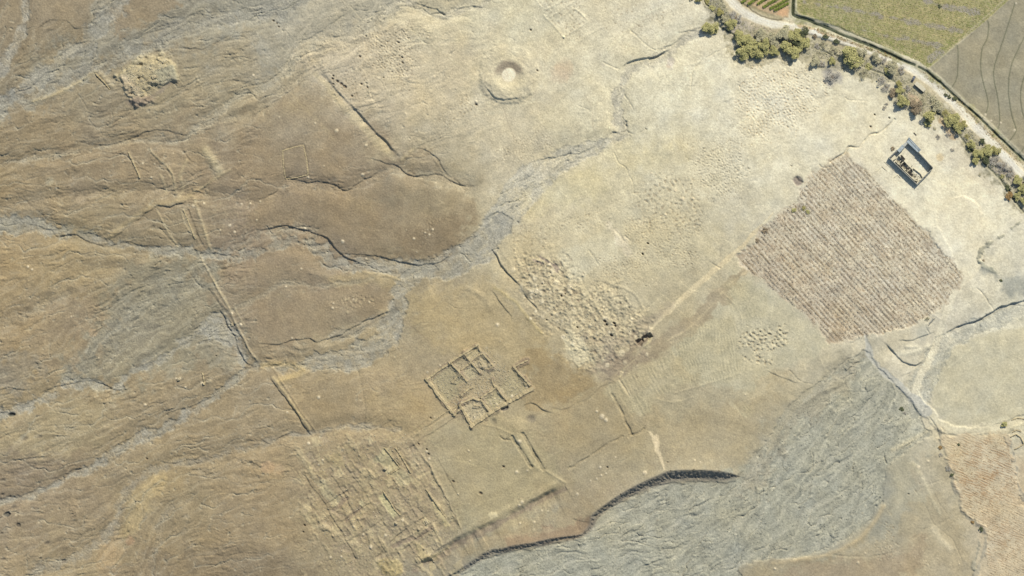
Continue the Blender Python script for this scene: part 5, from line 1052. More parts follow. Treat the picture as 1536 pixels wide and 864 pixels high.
# broken-roofed range of rooms along the south-west side
for pts, h, th in [([(1343.5,242.5),(1350,249),(1357,257),(1365,264.5),(1371,270.5),(1376,271.5)],2.0,0.5),([(1348.5,234),(1353,238.5),(1358.5,244.5)],2.3,0.6),([(1340.6,240),(1345,236)],1.6,0.45),([(1349,248.5),(1354.5,242.8)],2.0,0.5),
                   ([(1356,256.5),(1361.5,250.5)],2.0,0.5),([(1358.5,244.5),(1363.5,250),(1367,252.5),(1368.6,256)],1.9,0.5),([(1364,263.8),(1369,258)],1.8,0.45),([(1370,252.5),(1376,257),(1381,261),(1383.6,266),(1381.5,269.5)],1.2,0.4),
                   ([(1371,270.5),(1375,266)],1.6,0.45),([(1353.5,240),(1350,236)],2.0,0.9),([(1360,258),(1365,253.5)],1.5,0.5),([(1346,246),(1351,241)],1.7,0.5)]:
    cw(pts, th, h, 'partition', M_PLASTER, 0.16, 0.9)
for pts, z in [([(1349.5,233.5),(1352.0,232.5),(1357.4,238.6),(1355.6,240.8),(1353,240.5)],2.1),([(1348.5,247.5),(1352.5,243.5),(1355.5,247),(1352.5,251)],1.9),([(1360.5,259.5),(1363.5,257),(1369.5,262.5),(1367,265)],1.8),([(1357.6,252),(1360.2,249.8),(1363.6,253),(1361.2,255.2)],1.9)]:
    slab(pts, z, 0.14, 'roof', M_DARK)
mm = MB()
for _ in range(150):
    t = rnd.random(); x = 1345 + 34 * t + rnd.gauss(0, 2.4); y = 240 + 30 * t + rnd.gauss(0, 2.2)
    s_ = rnd.uniform(0.25, 0.8); mm.box(WX(x) - org[0], WY(y) - org[1], gz(x, y) - org[2] + 0.12, s_, s_ * rnd.uniform(0.6, 1), s_ * 0.7, rnd.uniform(0, 3), 0.7, 0.08, rnd)
mm.build('rubble', M_RUB, comp)['kind'] = 'stuff'
for _ in range(12):
    mm = MB(); t = rnd.random(); x = 1350 + 24 * t + rnd.gauss(0, 2); y = 240 + 24 * t + rnd.gauss(0, 2)
    a = rnd.uniform(0, 3); mm.box(WX(x) - org[0], WY(y) - org[1], gz(x, y) - org[2] + 0.6, rnd.uniform(1.5, 3), 0.2, 0.2, a); mm.build('timber', M_DARK, comp)
# ---- open plots and low walls outside
def lowwall(pts, th, h, label, mat=M_PLASTER, name='low_wall', cat='wall', rough=0.12, group=None):
    x, y = pts[0]; g = gz(x, y); o = (WX(x), WY(y), g)
    ob = wall_mesh(pts, th, h * 0.65, rnd, -0.4, rough, o, 1.4, 0.85).build(name, mat); ob.location = o; tag(ob, label, cat, group); return ob
lowwall([(1341,266.5),(1346,262.5),(1350.5,267)], 0.3, 0.5, 'thin low mud wall making a corner south-west of the grey compound')
lowwall([(1316,256.5),(1323,249.5),(1330,256)], 0.3, 0.5, 'thin low mud wall beside the top corner of the dry vine field')
lowwall([(1327,243),(1341,256)], 0.35, 0.4, 'straight low mud kerb running parallel outside the south-west compound wall')
lowwall([(1371,199),(1374.5,202.5)], 0.4, 1.0, 'short stub of wall north of the compound roofs', M_WOOD)
# the long pale roadside hut
hut = empty('roadside_hut', WX(1379.5), WY(130), gz(1380, 130)); tag(hut, 'long low pale flat-roofed hut beside the dirt road, next to the dark parked car', 'hut')
ho = (WX(1379.5), WY(130), gz(1380, 130)); hd = math.radians(-40.5)
m = MB(); m.box(0, 0, 0.75, 8.6, 2.6, 2.3, hd); m.build('wall', M_GREYWALL, hut)
m = MB(); m.box(0, 0, 1.96, 9.0, 3.0, 0.16, hd); m.build('roof', M_PLASTER, hut)
m = MB()
for t in (-3.4, -1.0, 1.6):
    m = MB(); m.box(t * math.cos(hd) + 1.31 * math.sin(hd), t * math.sin(hd) - 1.31 * math.cos(hd), 0.85, 0.9, 0.06, 1.6, hd); m.build('door', M_WOOD, hut)
m = MB(); m.box(4.75 * math.cos(hd), 4.75 * math.sin(hd), 0.5, 0.4, 2.4, 1.6, hd); m.build('buttress', M_PLASTER, hut)
# ---- the car
car = empty('parked_car', WX(1370), WY(118.2), gz(1370, 118.2), math.radians(62)); tag(car, 'dark grey car parked at the roadside beside the pale hut', 'car')
def extrude_profile(prof, y0, y1, inset=0.0):
    m = MB(); n = len(prof); vs = [(x, y0 + (inset if z > 0.95 else 0), z) for x, z in prof] + [(x, y1 - (inset if z > 0.95 else 0), z) for x, z in prof]
    m.add(vs, [tuple(range(n)), tuple(range(n, 2 * n))[::-1]] + [(i, n + i, n + (i + 1) % n, (i + 1) % n) for i in range(n)]); return m
extrude_profile([(-2.25,0.35),(-2.3,0.7),(-2.2,0.92),(-1.2,0.96),(-0.9,0.98),(0.9,0.98),(1.2,0.94),(2.1,0.82),(2.28,0.62),(2.25,0.35)], -0.88, 0.88).build('body', M_PAINT, car)
extrude_profile([(-1.75,0.96),(-1.3,1.42),(0.35,1.44),(1.05,0.96)], -0.78, 0.78, 0.02).build('window', M_GLASS, car)
m = MB(); m.box(-0.45, 0, 1.455, 1.5, 1.3, 0.05, 0, 0.94); m.build('roof', M_PAINT, car)
def wheel(r=0.33, w=0.22):
    m = MB(); n = 16; vs = []
    for y in (-w / 2, w / 2):
        for k in range(n): vs.append((r * math.cos(2 * math.pi * k / n), y, r * math.sin(2 * math.pi * k / n)))
    m.add(vs, [tuple(range(n)), tuple(range(n, 2 * n))[::-1]] + [(i, n + i, n + (i + 1) % n, (i + 1) % n) for i in range(n)]); return m
w0 = None
for x in (-1.4, 1.4):
    for y in (-0.85, 0.85):
        if w0 is None: w = w0 = wheel().build('wheel', M_TYRE, car)
        else: w = w0.copy(); COL.objects.link(w); w.parent = car
        w.location = (x, y, 0.33)
for y in (-0.62, 0.62): m = MB(); m.box(2.27, y, 0.68, 0.06, 0.34, 0.14); m.build('headlight', M_LAMP, car)
# ---- ruined fort: each traced wall is a part
FO = (WX(718), WY(585), gz(718, 585)); fort = empty('ruined_fort', *FO); tag(fort, 'roofless square mud-brick ruin of low eroded room walls on the brown slope', 'ruin')
for pts, th, h, nm in FORT:
    wall_mesh(pts, th * 1.9, 0.25 + h * 0.26, rnd, -0.5, 0.26, FO, 2.2, 0.5).build(nm, M_MUDG, fort)
mm = MB()
for _ in range(1000):
    t = rnd.random(); s2 = rnd.random(); x = 645 + 62 * t + 84 * s2 + rnd.gauss(0, 1); y = 570 + 64 * t - 50 * s2 + rnd.gauss(0, 1)
    s_ = rnd.uniform(0.25, 0.8); mm.box(WX(x) - FO[0], WY(y) - FO[1], gz(x, y) - FO[2] + 0.1, s_, s_ * rnd.uniform(0.6, 1), s_ * 0.6, rnd.uniform(0, 3), 0.6, 0.08, rnd)
mm.build('rubble', M_RUB, fort)['kind'] = 'stuff'
# other mud-wall remains, each a thing
for pts, th, h, lab in [
  ([(577,672),(584,680),(592,690),(600,701),(593,706),(583,712)],0.9,1.1,'L-shaped mud wall enclosing the pale-green room floor south of the fort'),
  ([(594,672),(602,684),(610,698),(616,708)],1.2,1.2,'straight ruined mud wall just east of the L-shaped room'),
  ([(640,734),(648,746),(658,760),(668,775)],1.0,1.1,'slanting mud wall along the long pale terrace edge in the ruin town'),
  ([(575,737),(584,750),(592,764),(600,772)],0.8,1.0,'mud wall along the east side of the bright rectangular floor'),
  ([(648,632),(668,618),(690,607)],0.8,0.5,'faint long mud footing running south-west from the fort'),
  ([(424,226),(440,221),(455,218),(460,240),(462,262),(445,266),(428,268),(425,248),(424,228)],0.9,0.45,'low square stone enclosure outline alone on the brown terrace'),
  ([(1516,655),(1524,651),(1531,656),(1536,666),(1528,671),(1522,674)],0.6,0.9,'small mud walled pen at the right edge under the lone tree'),
  ([(1519,648),(1524,645),(1531,647)],0.6,0.8,'short curved mud wall just above the small pen'),
  ([(1518,630),(1526,627),(1534,628),(1540,630)],0.5,0.7,'arched low mud wall right of the lone tree'),
  ([(143,110),(151,118),(158,125),(164,133)],1.0,1.0,'mud wall stub joining the ruined citadel mound at its west'),
  ([(193,229),(199,242),(204,252),(210,266)],1.0,0.8,'pale straight wall remnant in the north-western ruins'),
  ([(276,316),(282,330),(288,346),(293,358)],1.0,0.7,'pale wall remnant beside the dark trench in the western ruins'),
  ([(304,560),(307,577)],0.9,0.9,'short pale wall stub in the lower left terraces')]:
    lowwall(pts, th, h, lab, M_MUDG, 'ruined_wall', 'ruin', 0.25, 'scattered mud wall remains')
for i, (x, y, sx, sy, a, lab) in enumerate([(578,703,3.2,2.2,-0.6,'pale mud block inside the L-shaped ruined room'),(640,783,2.4,4.0,0.5,'pale broken mud block in the middle of the ruin town'),(594,785,2.2,2.2,0.3,'small square pale mud block below the bright floor'),(348,487,2.0,3.2,0.4,'pale lump of wall beside the long western ditch'),(232,116,4,3,0.3,'largest mud stump on top of the ruined citadel mound'),(305,576,1.6,2.4,0.2,'white mud stump on the lower left terrace'),(268,569,2.2,2.6,0.2,'pale mud stump west of the white one on the lower left terrace')]):
    g = gz(x, y); m = MB(); m.box(0, 0, 0.2, sx, sy, 1.8, 0, 0.75, 0.2, rnd); m.box(sx * 0.1, 0, 1.15, sx * 0.5, sy * 0.6, 0.5, 0.2, 0.7, 0.1, rnd); o = m.build('mud_stump', M_MUD); o.location = (WX(x), WY(y), g); o.rotation_euler = (0, 0, a); tag(o, lab, 'ruin', 'stumps of fallen mud buildings')
# ------------------------------------------------------------------ trees
def crown_mesh(seed, r, h, n, leaf, base=0.25, open_=0.0, flat=1.0):
    """thousands of leaf-sized faces in uneven clumps"""
    R = random.Random(seed); m = MB(); lobes = []
    ex = R.uniform(0.75, 1.0); ea = R.uniform(0, 3.14)
    for k in range(R.randint(9, 14)):
        a = R.uniform(0, 6.28); rr = r * R.uniform(0.2, 0.82); ax_, ay_ = rr * math.cos(a), rr * math.sin(a) * ex; lobes.append((ax_ * math.cos(ea) - ay_ * math.sin(ea), ax_ * math.sin(ea) + ay_ * math.cos(ea), h * R.uniform(base + 0.1, 0.85), r * R.uniform(0.16, 0.42)))
    lobes.append((0, 0, h * 0.72, r * 0.5))
    for _ in range(n):
        lx, ly, lz, lr = R.choice(lobes)
        while True:
            u = (R.uniform(-1, 1), R.uniform(-1, 1), R.uniform(-0.7, 1)); q = math.sqrt(sum(c * c for c in u))
            if 0.35 < q < 1: break
        q2 = 1.0 if R.random() > open_ else R.uniform(0.6, 1.2)
        px, py, pz = lx + u[0] * lr * q2, ly + u[1] * lr * q2, max(0.15, lz + u[2] * lr * 0.8 * flat)
        s = leaf * R.uniform(0.6, 1.3); a = R.uniform(0, 6.28); tl = R.uniform(-0.7, 0.7); t2 = R.uniform(-0.7, 0.7)
        e1 = (math.cos(a) * s, math.sin(a) * s, tl * s); e2 = (-math.sin(a) * s * 0.7, math.cos(a) * s * 0.7, t2 * s * 0.7)
        m.add([(px - e1[0], py - e1[1], pz - e1[2]), (px - e2[0], py - e2[1], pz - e2[2]), (px + e1[0], py + e1[1], pz + e1[2]), (px + e2[0], py + e2[1], pz + e2[2])], [(0, 1, 2, 3)])
    return m
def limb(m, a, b_, r0, r1, n=6):
    a = np.array(a, float); b_ = np.array(b_, float); d = b_ - a; d /= np.linalg.norm(d); u = np.cross(d, [0.3, 0.9, 0.2]); u /= np.linalg.norm(u); v = np.cross(d, u); vs = []
    for c, r in ((a, r0), (b_, r1)):
        for k in range(n): vs.append(tuple(c + r * (u * math.cos(6.283 * k / n) + v * math.sin(6.283 * k / n))))
    m.add(vs, [(k, (k + 1) % n, n + (k + 1) % n, n + k) for k in range(n)] + [tuple(range(n, 2 * n))])
def trunk_mesh(seed, r, h):
    R = random.Random(seed + 77); m = MB(); limb(m, (0, 0, -0.5), (R.uniform(-.2, .2), R.uniform(-.2, .2), h * 0.4), r * 0.085, r * 0.055)
    for k in range(6):
        a = k * 1.05 + R.uniform(-.3, .3); limb(m, (0, 0, h * R.uniform(0.25, 0.38)), (r * 0.55 * math.cos(a), r * 0.55 * math.sin(a), h * R.uniform(0.55, 0.8)), r * 0.045, r * 0.012)
    return m
# prototype meshes at unit radius
PROTO = {}
for k in range(4): PROTO['tree%d' % k] = (crown_mesh(100 + k, 1, 1.35, 2600, 0.055, 0.2, 0.4), trunk_mesh(100 + k, 1, 1.35))
for k in range(3): PROTO['bare%d' % k] = (crown_mesh(200 + k, 1, 0.95, 900, 0.04, 0.1, 0.9), trunk_mesh(200 + k, 1, 0.95))
for k in range(3): PROTO['shrub%d' % k] = (crown_mesh(300 + k, 1, 1.0, 420, 0.11, 0.0, 0.3), trunk_mesh(300 + k, 1, 0.8))
MESHC = {}
def proto_mesh(key, mat):
    kk = (key, mat.name)
    if kk not in MESHC:
        cr, tr = PROTO[key]; a = bpy.data.meshes.new('crown'); a.from_pydata(cr.v, [], cr.f); a.materials.append(mat)
        t = bpy.data.meshes.new('trunk'); t.from_pydata(tr.v, [], tr.f); t.materials.append(M_BARK); MESHC[kk] = (a, t)
    return MESHC[kk]
tr_r = random.Random(9)
def plant(x, y, rpx, col, label, kind='tree', group=None, hs=1.0):
    nk = {'tree': 4, 'bare': 3, 'shrub': 3}[kind]; key = kind + str(tr_r.randrange(nk)); a, t = proto_mesh(key, LM[col])
    nm = {'tree': 'tree', 'bare': 'bare_shrub', 'shrub': 'bush'}[kind]
    r = rpx * U * (1.28 if x < 1222 else 1.14); root = empty(nm, WX(x), WY(y), gz(x, y) - 0.05, tr_r.uniform(0, 6.28)); root.scale = (r * tr_r.uniform(0.92, 1.08), r * tr_r.uniform(0.92, 1.08), r * hs * tr_r.uniform(0.9, 1.1))
    c = bpy.data.objects.new('crown', a); COL.objects.link(c); c.parent = root
    b_ = bpy.data.objects.new('trunk', t); COL.objects.link(b_); b_.parent = root
    tag(root, label, {'tree': 'tree', 'bare': 'shrub', 'shrub': 'bush'}[kind], group); return root
GT = 'trees and scrub along the desert side of the road'
TREES = [
 (1066,41,10.5,'g','tree','lone round olive tree at the head of the little ravine'),
 (1048,0,5,'y','tree','small yellow-green tree cut by the top edge, above the ravine tree'),
 (1038,-2,4,'o','shrub','dusty bush at the top edge left of the small yellow-green tree'),
 (1060,3,4,'y','shrub','yellowish bush beside the ditch at the top edge'),(1069,11,4,'g','shrub','small green bush on the ditch just below the yellowish one'),
 (1079,19,6,'y','tree','light yellow-green tree over the ditch north of the ravine tree'),(1087,29,6,'o','tree','dusty tree beside the ditch right of the ravine tree'),
 (1095,36,9,'g','tree','olive tree casting shade on the ditch between ravine tree and big grove'),(1104,27,9,'b','bare','pale leafless scrub on the roadside slope above the grove'),
 (1109,58,10,'g','tree','westernmost olive tree of the big grove'),(1115,77,12,'g','tree','bushy olive tree at the lower left tip of the big grove'),(1126,63,12,'g','tree','tall olive tree in the left half of the big grove'),
 (1134,78,10,'g','tree','olive tree on the sandy lower edge of the big grove'),(1140,55,10,'o','tree','dusty olive tree on the grove side facing the road'),(1147,69,11,'g','tree','olive tree in the centre of the big grove'),
 (1158,60,9,'o','tree','greyish olive tree in the middle of the big grove'),(1161,76,8,'g','tree','low olive tree at the grove centre by the sand edge'),(1174,50,11,'o','tree','broad dusty tree nearest the road in the grove'),
 (1178,68,10,'g','tree','olive tree between the two halves of the grove'),(1190,77,12,'g','tree','bushy olive tree at the lower right of the grove'),(1193,55,11,'g','tree','tall olive tree at the upper right of the grove'),
 (1205,48,7,'d','tree','dark green tree at the top right corner of the grove'),(1207,66,11,'g','tree','easternmost olive tree of the big grove'),(1199,66,8,'d','tree','shady dark green tree inside the right half of the grove'),
 (1222,92,9,'o','tree','dusty grey-green tree just right of the big grove'),(1233,96,7,'b','bare','grey leafless scrub right of the dusty tree'),(1247,92,6.5,'g','tree','small round green tree left of the largest single tree'),
 (1223,54,3.6,'n','shrub','leftmost of three round bushes near the road bend'),(1238,56,4.4,'d','shrub','middle dark round bush of the three near the road'),(1254.5,63,4.4,'d','shrub','right-hand dark round bush of the three near the road'),
 (1235,66,6,'o','bare','dusty open bush below the three round bushes'),(1249,76,8,'o','bare','wide dusty bush left of the largest single tree'),(1226,70,5,'b','bare','leafless scrub below the leftmost round bush'),
 (1279,86,16,'g','tree','largest single round olive tree between grove and car'),(1290,78,10,'o','tree','pale crown leaning on the largest tree from the road side'),
 (1248,115,11,'b','bare','flat grey leafless thicket on the sand below the small round tree'),(1296,110,8,'o','bare','low dusty bush below the largest tree'),(1303,101,6,'g','shrub','green bush on the ditch right of the largest tree'),
 (1315,87,8,'o','tree','dusty tree beside the road right of the largest tree'),(1325,91,6,'b','bare','leafless shrub touching the dusty roadside tree'),(1337,101,10,'o','tree','broad dusty tree beside the road above the car'),(1330,107,6,'g','shrub','green bush on the ditch below the broad dusty tree'),(1352,106,7,'b','bare','grey leafless shrub by the road just left of the car'),
 (1322,121,8,'b','bare','purplish leafless shrub at the sand edge left of the car'),(1330,131,8,'b','bare','purplish leafless shrub below the other at the sand edge'),(1338,139,7,'n','tree','dark brown tree at the sand edge left of the hut'),
 (1347,125,6,'y','tree','yellow-green tree on the ditch left of the hut'),(1350,136,7,'g','tree','olive tree above the twin of the hut track'),(1353,151,12,'g','tree','big olive tree at the sand edge below the hut'),(1362,133,5,'b','bare','grey scrub between car and olive tree'),
 (1375,161,11,'n','tree','dark brown-crowned tree right of the big olive tree'),(1384,152,7,'o','bare','dusty scrub above the brown-crowned tree'),(1393,173,11,'g','tree','dark olive tree north of the compound'),(1391,186,6,'g','shrub','olive bush under the dark olive tree, nearest the compound'),
 (1404,161,10,'o','tree','pale olive tree beside the road north of the compound'),(1398,149,5,'o','shrub','dusty bush by the road above the pale olive tree'),(1418,170,7,'y','bare','yellowish scrub on the ditch bank by the road'),
 (1427,181,11.5,'g','tree','large olive tree over the ditch east of the compound'),(1436,193,9,'g','tree','olive tree attached below the large ditch tree'),(1444,188,7,'y','tree','light yellow-green tree on the road side of the large ditch tree'),(1450,205,5,'y','bare','yellowish low bush along the ditch'),
 (1457,216,7.5,'g','tree','round olive tree on the ditch, middle of the eastern row'),(1454,225,4.5,'d','shrub','dark green bush hanging over the eastern ditch'),(1473,211,5.4,'d','tree','dark round tree against the road edge'),(1480,221,6,'g','tree','green tree just below the dark roadside tree'),
 (1469,229,9,'g','tree','olive tree at the upper left of the eastern clump'),(1482,229,9,'g','tree','olive tree in the middle of the eastern clump'),(1493,225,7.5,'y','tree','bright yellow-green tree of the eastern clump touching the road'),(1463,240,7.5,'g','tree','olive tree at the lower left of the eastern clump, above the sand'),(1477,239,7,'d','tree','dark tree at the bottom of the eastern clump'),
 (1491,241,9,'b','bare','grey leafless thicket just below the eastern clump'),(1505,249,9,'b','bare','grey leafless thicket between eastern clump and right edge trees'),(1516,257,8,'b','bare','third grey thicket beside the road near the right edge'),(1504,265,3.6,'g','shrub','small green bush among the grey thickets'),
 (1526,272,9,'g','tree','olive tree at the right edge beside the road'),(1533,282,9,'g','tree','olive tree at the right edge, second from the road'),(1540,268,7,'o','tree','dusty tree cut by the right edge'),(1512,281,5,'d','shrub','dark round bush on the ditch near the right edge'),(1514,294,6.4,'r','shrub','rust-orange bush at the sand edge near the right edge'),(1526,294,7,'g','tree','green tree behind the rust-orange bush'),(1537,302,8,'g','tree','lowest olive tree at the right edge'),
 (1402,116,2,'g','shrub',None),(1424,146,3.0,'d','shrub','dark bush on the canal at the corner of the fallow field'),(1419,142,3,'d','shrub','dark bush beside the canal just left of the field-corner bush'),(1432,148.5,3.6,'d','shrub','largest dark bush on the canal by the fallow field corner'),
 (1507,636,5.6,'g','tree','lone small olive tree by the track at the right edge'),(1339,222.5,3.2,'n','shrub','dark brown bush touching the compound roofs on the west'),(1438,667,2.4,'d','shrub','tiny dark bush at the top of the rusty stubble field'),(1410.5,671,3,'r','shrub','rust-brown bush on the stubble field boundary'),
 (1411,682,3.4,'b','bare','pale grey shrub just below the rust-brown bush'),(1422,703,5,'b','bare','pale grey shrub halfway down the stubble field boundary'),(1428,713,2.8,'d','shrub','dark green bush beside the pale grey boundary shrub'),(1472,793,4,'d','shrub','dark green bush at the bend of the boundary bank'),(1459,783,3,'r','shrub','brown bush left of the dark green bend bush'),
 (1148,345.5,4.2,'n','shrub','dark bush at the left corner of the dry vine field'),(1135,361,3,'n','shrub','smaller dark bush on the track below the corner bush'),(1353,614,3.8,'d','shrub','black-green bush alone in the gravel riverbed'),(1358,620,3,'b','bare','thin grey shrub beside the black-green riverbed bush'),
 (1205,312,3,'y','shrub','yellow-green bush at the top end of a dry vine row'),(1211,318,3,'g','shrub','green bush right of the yellow-green one in the vine row'),(1191,316,3.4,'g','shrub','dark green bush near the left corner path of the vine field'),
 (1417,5,0,'g','shrub',None),(1409.5,9,3,'d','shrub','single dark bush in the grey strip of the green crop field'),(1407,205,4,'b','bare','grey shrub on the pale yard north-east of the compound'),(1429,225,3.6,'b','bare','square grey shrub on the yard east of the compound'),(1422,202,4.4,'b','bare','bluish grey shrub below the ditch trees'),
 (1402,193,3,'o','bare','small dusty bush on the pale yard under the olive bush'),(1470,262,3,'o','bare','small dusty bush on the sand below the eastern clump'),(1326,162,4,'b','bare','grey shrub on the sand left of the big olive tree'),(1306,190,2,'n','shrub',None),(1330,156,3,'b','bare','smaller grey shrub above the other on the sand'),
 (1475,391,1.8,'n','shrub','tiny dark bush at the corner of the grey bank'),(1501,421,2.4,'d','shrub','small dark bush inside the grey hollow at the right'),(1391,478,4,'o','bare','dusty shrub beside the white sheet near the vine field')]
for x, y, r, c, k, lab in TREES:
    if lab and r > 0: plant(x, y, r, c, lab, k, GT if (y < 320 and x > 1030) else 'scattered desert bushes', 0.62 if k == 'tree' else 0.5)
# undergrowth that nobody could count
def scatter_in(polys, n, seed, size, mat, name, label, cat, hgt=0.5):
    R = random.Random(seed); m = MB(); cnt = 0
    while cnt < n:
        P = R.choice(polys); xs_ = [p[0] for p in P]; ys_ = [p[1] for p in P]; x = R.uniform(min(xs_), max(xs_)); y = R.uniform(min(ys_), max(ys_))
        c = False
        for i in range(len(P)):
            (x1, y1), (x2, y2) = P[i], P[(i + 1) % len(P)]
            if (y1 > y) != (y2 > y) and x < (x2 - x1) * (y - y1) / (y2 - y1) + x1: c = not c
        if not c: continue
        cnt += 1; g = gz(x, y); X, Y = WX(x), WY(y)
        for k in range(4):
            s = size * R.uniform(0.5, 1.3); a = R.uniform(0, 6.28); ox, oy = R.gauss(0, size * 0.7), R.gauss(0, size * 0.7); z = g + R.uniform(0.1, hgt)
            m.add([(X + ox - s * math.cos(a), Y + oy - s * math.sin(a), z - 0.1), (X + ox + s * 0.6 * math.sin(a), Y + oy - s * 0.6 * math.cos(a), z + R.uniform(-.1, .2)), (X + ox + s * math.cos(a), Y + oy + s * math.sin(a), z), ], [(0, 1, 2)])
    o = m.build(name, mat); tag(o, label, cat, None, 'stuff'); return o
bandp = [[(1095,25),(1130,35),(1180,50),(1230,62),(1290,84),(1345,104),(1380,140),(1340,125),(1300,112),(1225,85),(1150,62),(1100,50)],[(1345,128),(1400,142),(1440,176),(1475,212),(1510,250),(1545,285),(1545,305),(1515,285),(1475,245),(1445,212),(1415,182),(1370,165)],[(1052,-8),(1080,-6),(1098,30),(1090,40),(1070,15)]]
scatter_in(bandp, 2600, 31, 0.45, LM['o'], 'undergrowth', 'low dusty weeds between the trees and the dirt road', 'weeds')
scatter_in(bandp, 700, 32, 0.4, LM['b'], 'dry_brush', 'grey dry brush on the banks between trees and road', 'brush')
scatter_in([[(1383,102),(1402,117),(1432,143),(1460,168),(1494,202),(1530,238),(1542,262),(1500,222),(1460,182),(1420,147),(1388,118)],[(1196,34),(1240,46),(1290,64),(1345,85),(1350,92),(1290,70),(1235,52)]], 420, 33, 0.3, LM['r'], 'dry_grass', 'orange dry grass on the verge between road and canal', 'grass', 0.35)
can = [[(1188,-40),(1192,-40),(1192,22),(1188,22)],[(1190,20),(1245,40),(1300,64),(1345,84),(1372,96),(1372,99),(1344,88),(1298,68),(1243,45),(1190,26)],[(1379,99),(1412,124),(1445,155),(1480,186),(1532,236),(1531,239),(1478,189),(1443,157),(1410,127),(1378,102)]]
scatter_in(can, 700, 34, 0.38, LM['d'], 'canal_reeds', 'dark reeds lining the irrigation canal', 'reeds', 0.2)
# ---- crops
FP_ = [[(x, y) for x, y in OF]]
scatter_in(FP_, 2600, 36, 0.24, LM['k'], 'dry_weeds', 'brown dry weeds scattered between the vine rows of the square field', 'weeds', 0.25)
scatter_in(FP_, 900, 37, 0.22, LM['r'], 'rusty_weeds', 'rusty red weeds scattered over the square dry field', 'weeds', 0.25)
scatter_in([[(1430,665),(1508,655),(1518,690),(1530,740),(1560,780),(1560,880),(1480,880),(1482,802),(1445,760)]], 1300, 38, 0.2, LM['r'], 'stubble', 'rust-coloured stubble and weeds on the field at lower right', 'stubble', 0.2)
scatter_in([[(1197,-30),(1198,20),(1235,32),(1300,57),(1350,79),(1378,92),(1391,102),(1434,67),(1480,29),(1512,-2),(1540,-30)]], 6500, 35, 0.24, LM['c'], 'crop_plants', 'low yellow-green crop covering the field north of the canal', 'crop', 0.3)
def row_mesh(a, b_, seed, w, h, dens, leaf, org, gap=0.0, gapn=None):
    R = random.Random(seed); m = MB(); L = math.hypot(b_[0] - a[0], b_[1] - a[1]) * U; dx, dy = (b_[0] - a[0]) / (L / U), (b_[1] - a[1]) / (L / U)
    t = 0.0; on = 1.0
    n = int(L * dens)
    kn = [R.random() for _ in range(int(L / 1.1) + 4)]; kl = [R.random() for _ in range(int(L / 9) + 4)]
    def val(t):
        def iv(a_, s_): f_ = t / s_; i_ = int(f_); return a_[i_] * (1 - f_ + i_) + a_[i_ + 1] * (f_ - i_)
        return 0.55 * iv(kn, 1.1) + 0.45 * iv(kl, 9)
    for k in range(n):
        t = R.uniform(0, L); q = val(t)
        if gap and R.random() > max(0.03, (q - 0.38) * 3.2): continue
        x = a[0] + dx * t / U; y = a[1] + dy * t / U; hh = h * (0.6 + 0.6 * q); off = R.gauss(0, w * 0.35)
        X = WX(x) + dy * off * 1; Y = WY(y) + dx * off; Z = gz(x, y) + R.uniform(0.05, hh); s = leaf * R.uniform(0.5, 1.3); an = R.uniform(0, 6.28)
        e1 = (math.cos(an) * s, math.sin(an) * s, R.uniform(-.6, .6) * s); e2 = (-math.sin(an) * s * .6, math.cos(an) * s * .6, R.uniform(-.6, .6) * s)
        m.add([(X - org[0] - e1[0], Y - org[1] - e1[1], Z - org[2] - e1[2]), (X - org[0] - e2[0], Y - org[1] - e2[1], Z - org[2] - e2[2]), (X - org[0] + e1[0], Y - org[1] + e1[1], Z - org[2] + e1[2]), (X - org[0] + e2[0], Y - org[1] + e2[1], Z - org[2] + e2[2])], [(0,1,2,3)])
    return m
ordn = lambda n: '%d%s' % (n, 'th' if 10 <= n % 100 <= 20 else {1:'st',2:'nd',3:'rd'}.get(n % 10, 'th'))
VR = [((1112,5.5),(1160,-25)),((1120,8.5),(1172,-22)),((1127,12),(1160,-4),(1186,-16)),((1133,13.5),(1184,-9)),((1142,14.5),(1184,-3)),((1153,17),(1184,3)),((1162,18.5),(1184,9))]
VR = [((1144.5,11.2),(1172,-6)),((1136,6.4),(1160,-9)),((1154.5,13.6),(1184,-2.5)),((1161,16),(1183,4.5)),((1122,6.5),(1150,-12)),((1112,4),(1134,-12))]
for i, (a, b_) in enumerate(sorted(VR, key=lambda q: q[0][0])):
    o_ = (WX(a[0]), WY(a[1]), gz(*a)); ob = row_mesh(a, b_, 400 + i, 1.5, 1.5, 95, 0.24, o_).build('vine_row', LM['v']); ob.location = o_
    tag(ob, 'bright green vine row, %s from the left in the plot at the top edge' % ordn(i + 1), 'vine row', 'green vine rows at the top edge')
# dry vine rows: clipped to the square field
dxr, dyr = math.cos(ORD), math.sin(ORD); OFP = np.array(OF, float); rows_out = []
offs = -OFP[:, 0] * dyr + OFP[:, 1] * dxr
for o in ROWOFF:
    ts = []
    for i in range(len(OFP)):
        p, q = OFP[i], OFP[(i + 1) % len(OFP)]; a = -p[0] * dyr + p[1] * dxr - o; b_ = -q[0] * dyr + q[1] * dxr - o
        if a * b_ < 0: w_ = a / (a - b_); z = p + (q - p) * w_; ts.append(z[0] * dxr + z[1] * dyr)
    if len(ts) >= 2:
        t0, t1 = min(ts) + 1.5, max(ts) - 1.5
        if t1 - t0 > 8: rows_out.append(((t0 * dxr - o * dyr, t0 * dyr + o * dxr), (t1 * dxr - o * dyr, t1 * dyr + o * dxr)))
NR = len(rows_out)
for i, (a, b_) in enumerate(rows_out):
    o_ = (WX(a[0]), WY(a[1]), gz(*a)); sw = i / NR
    ob = row_mesh(a, b_, 500 + i, 0.75, 0.7, 16 + 12 * sw, 0.17, o_, 0.42).build('dry_vine_row', LM['w'] if i % 5 else LM['n']); ob.location = o_
    tag(ob, 'brown leafless vine row, %s from the top right side of the square dry field' % ordn(i + 1), 'vine row', 'dry vine rows of the square field')
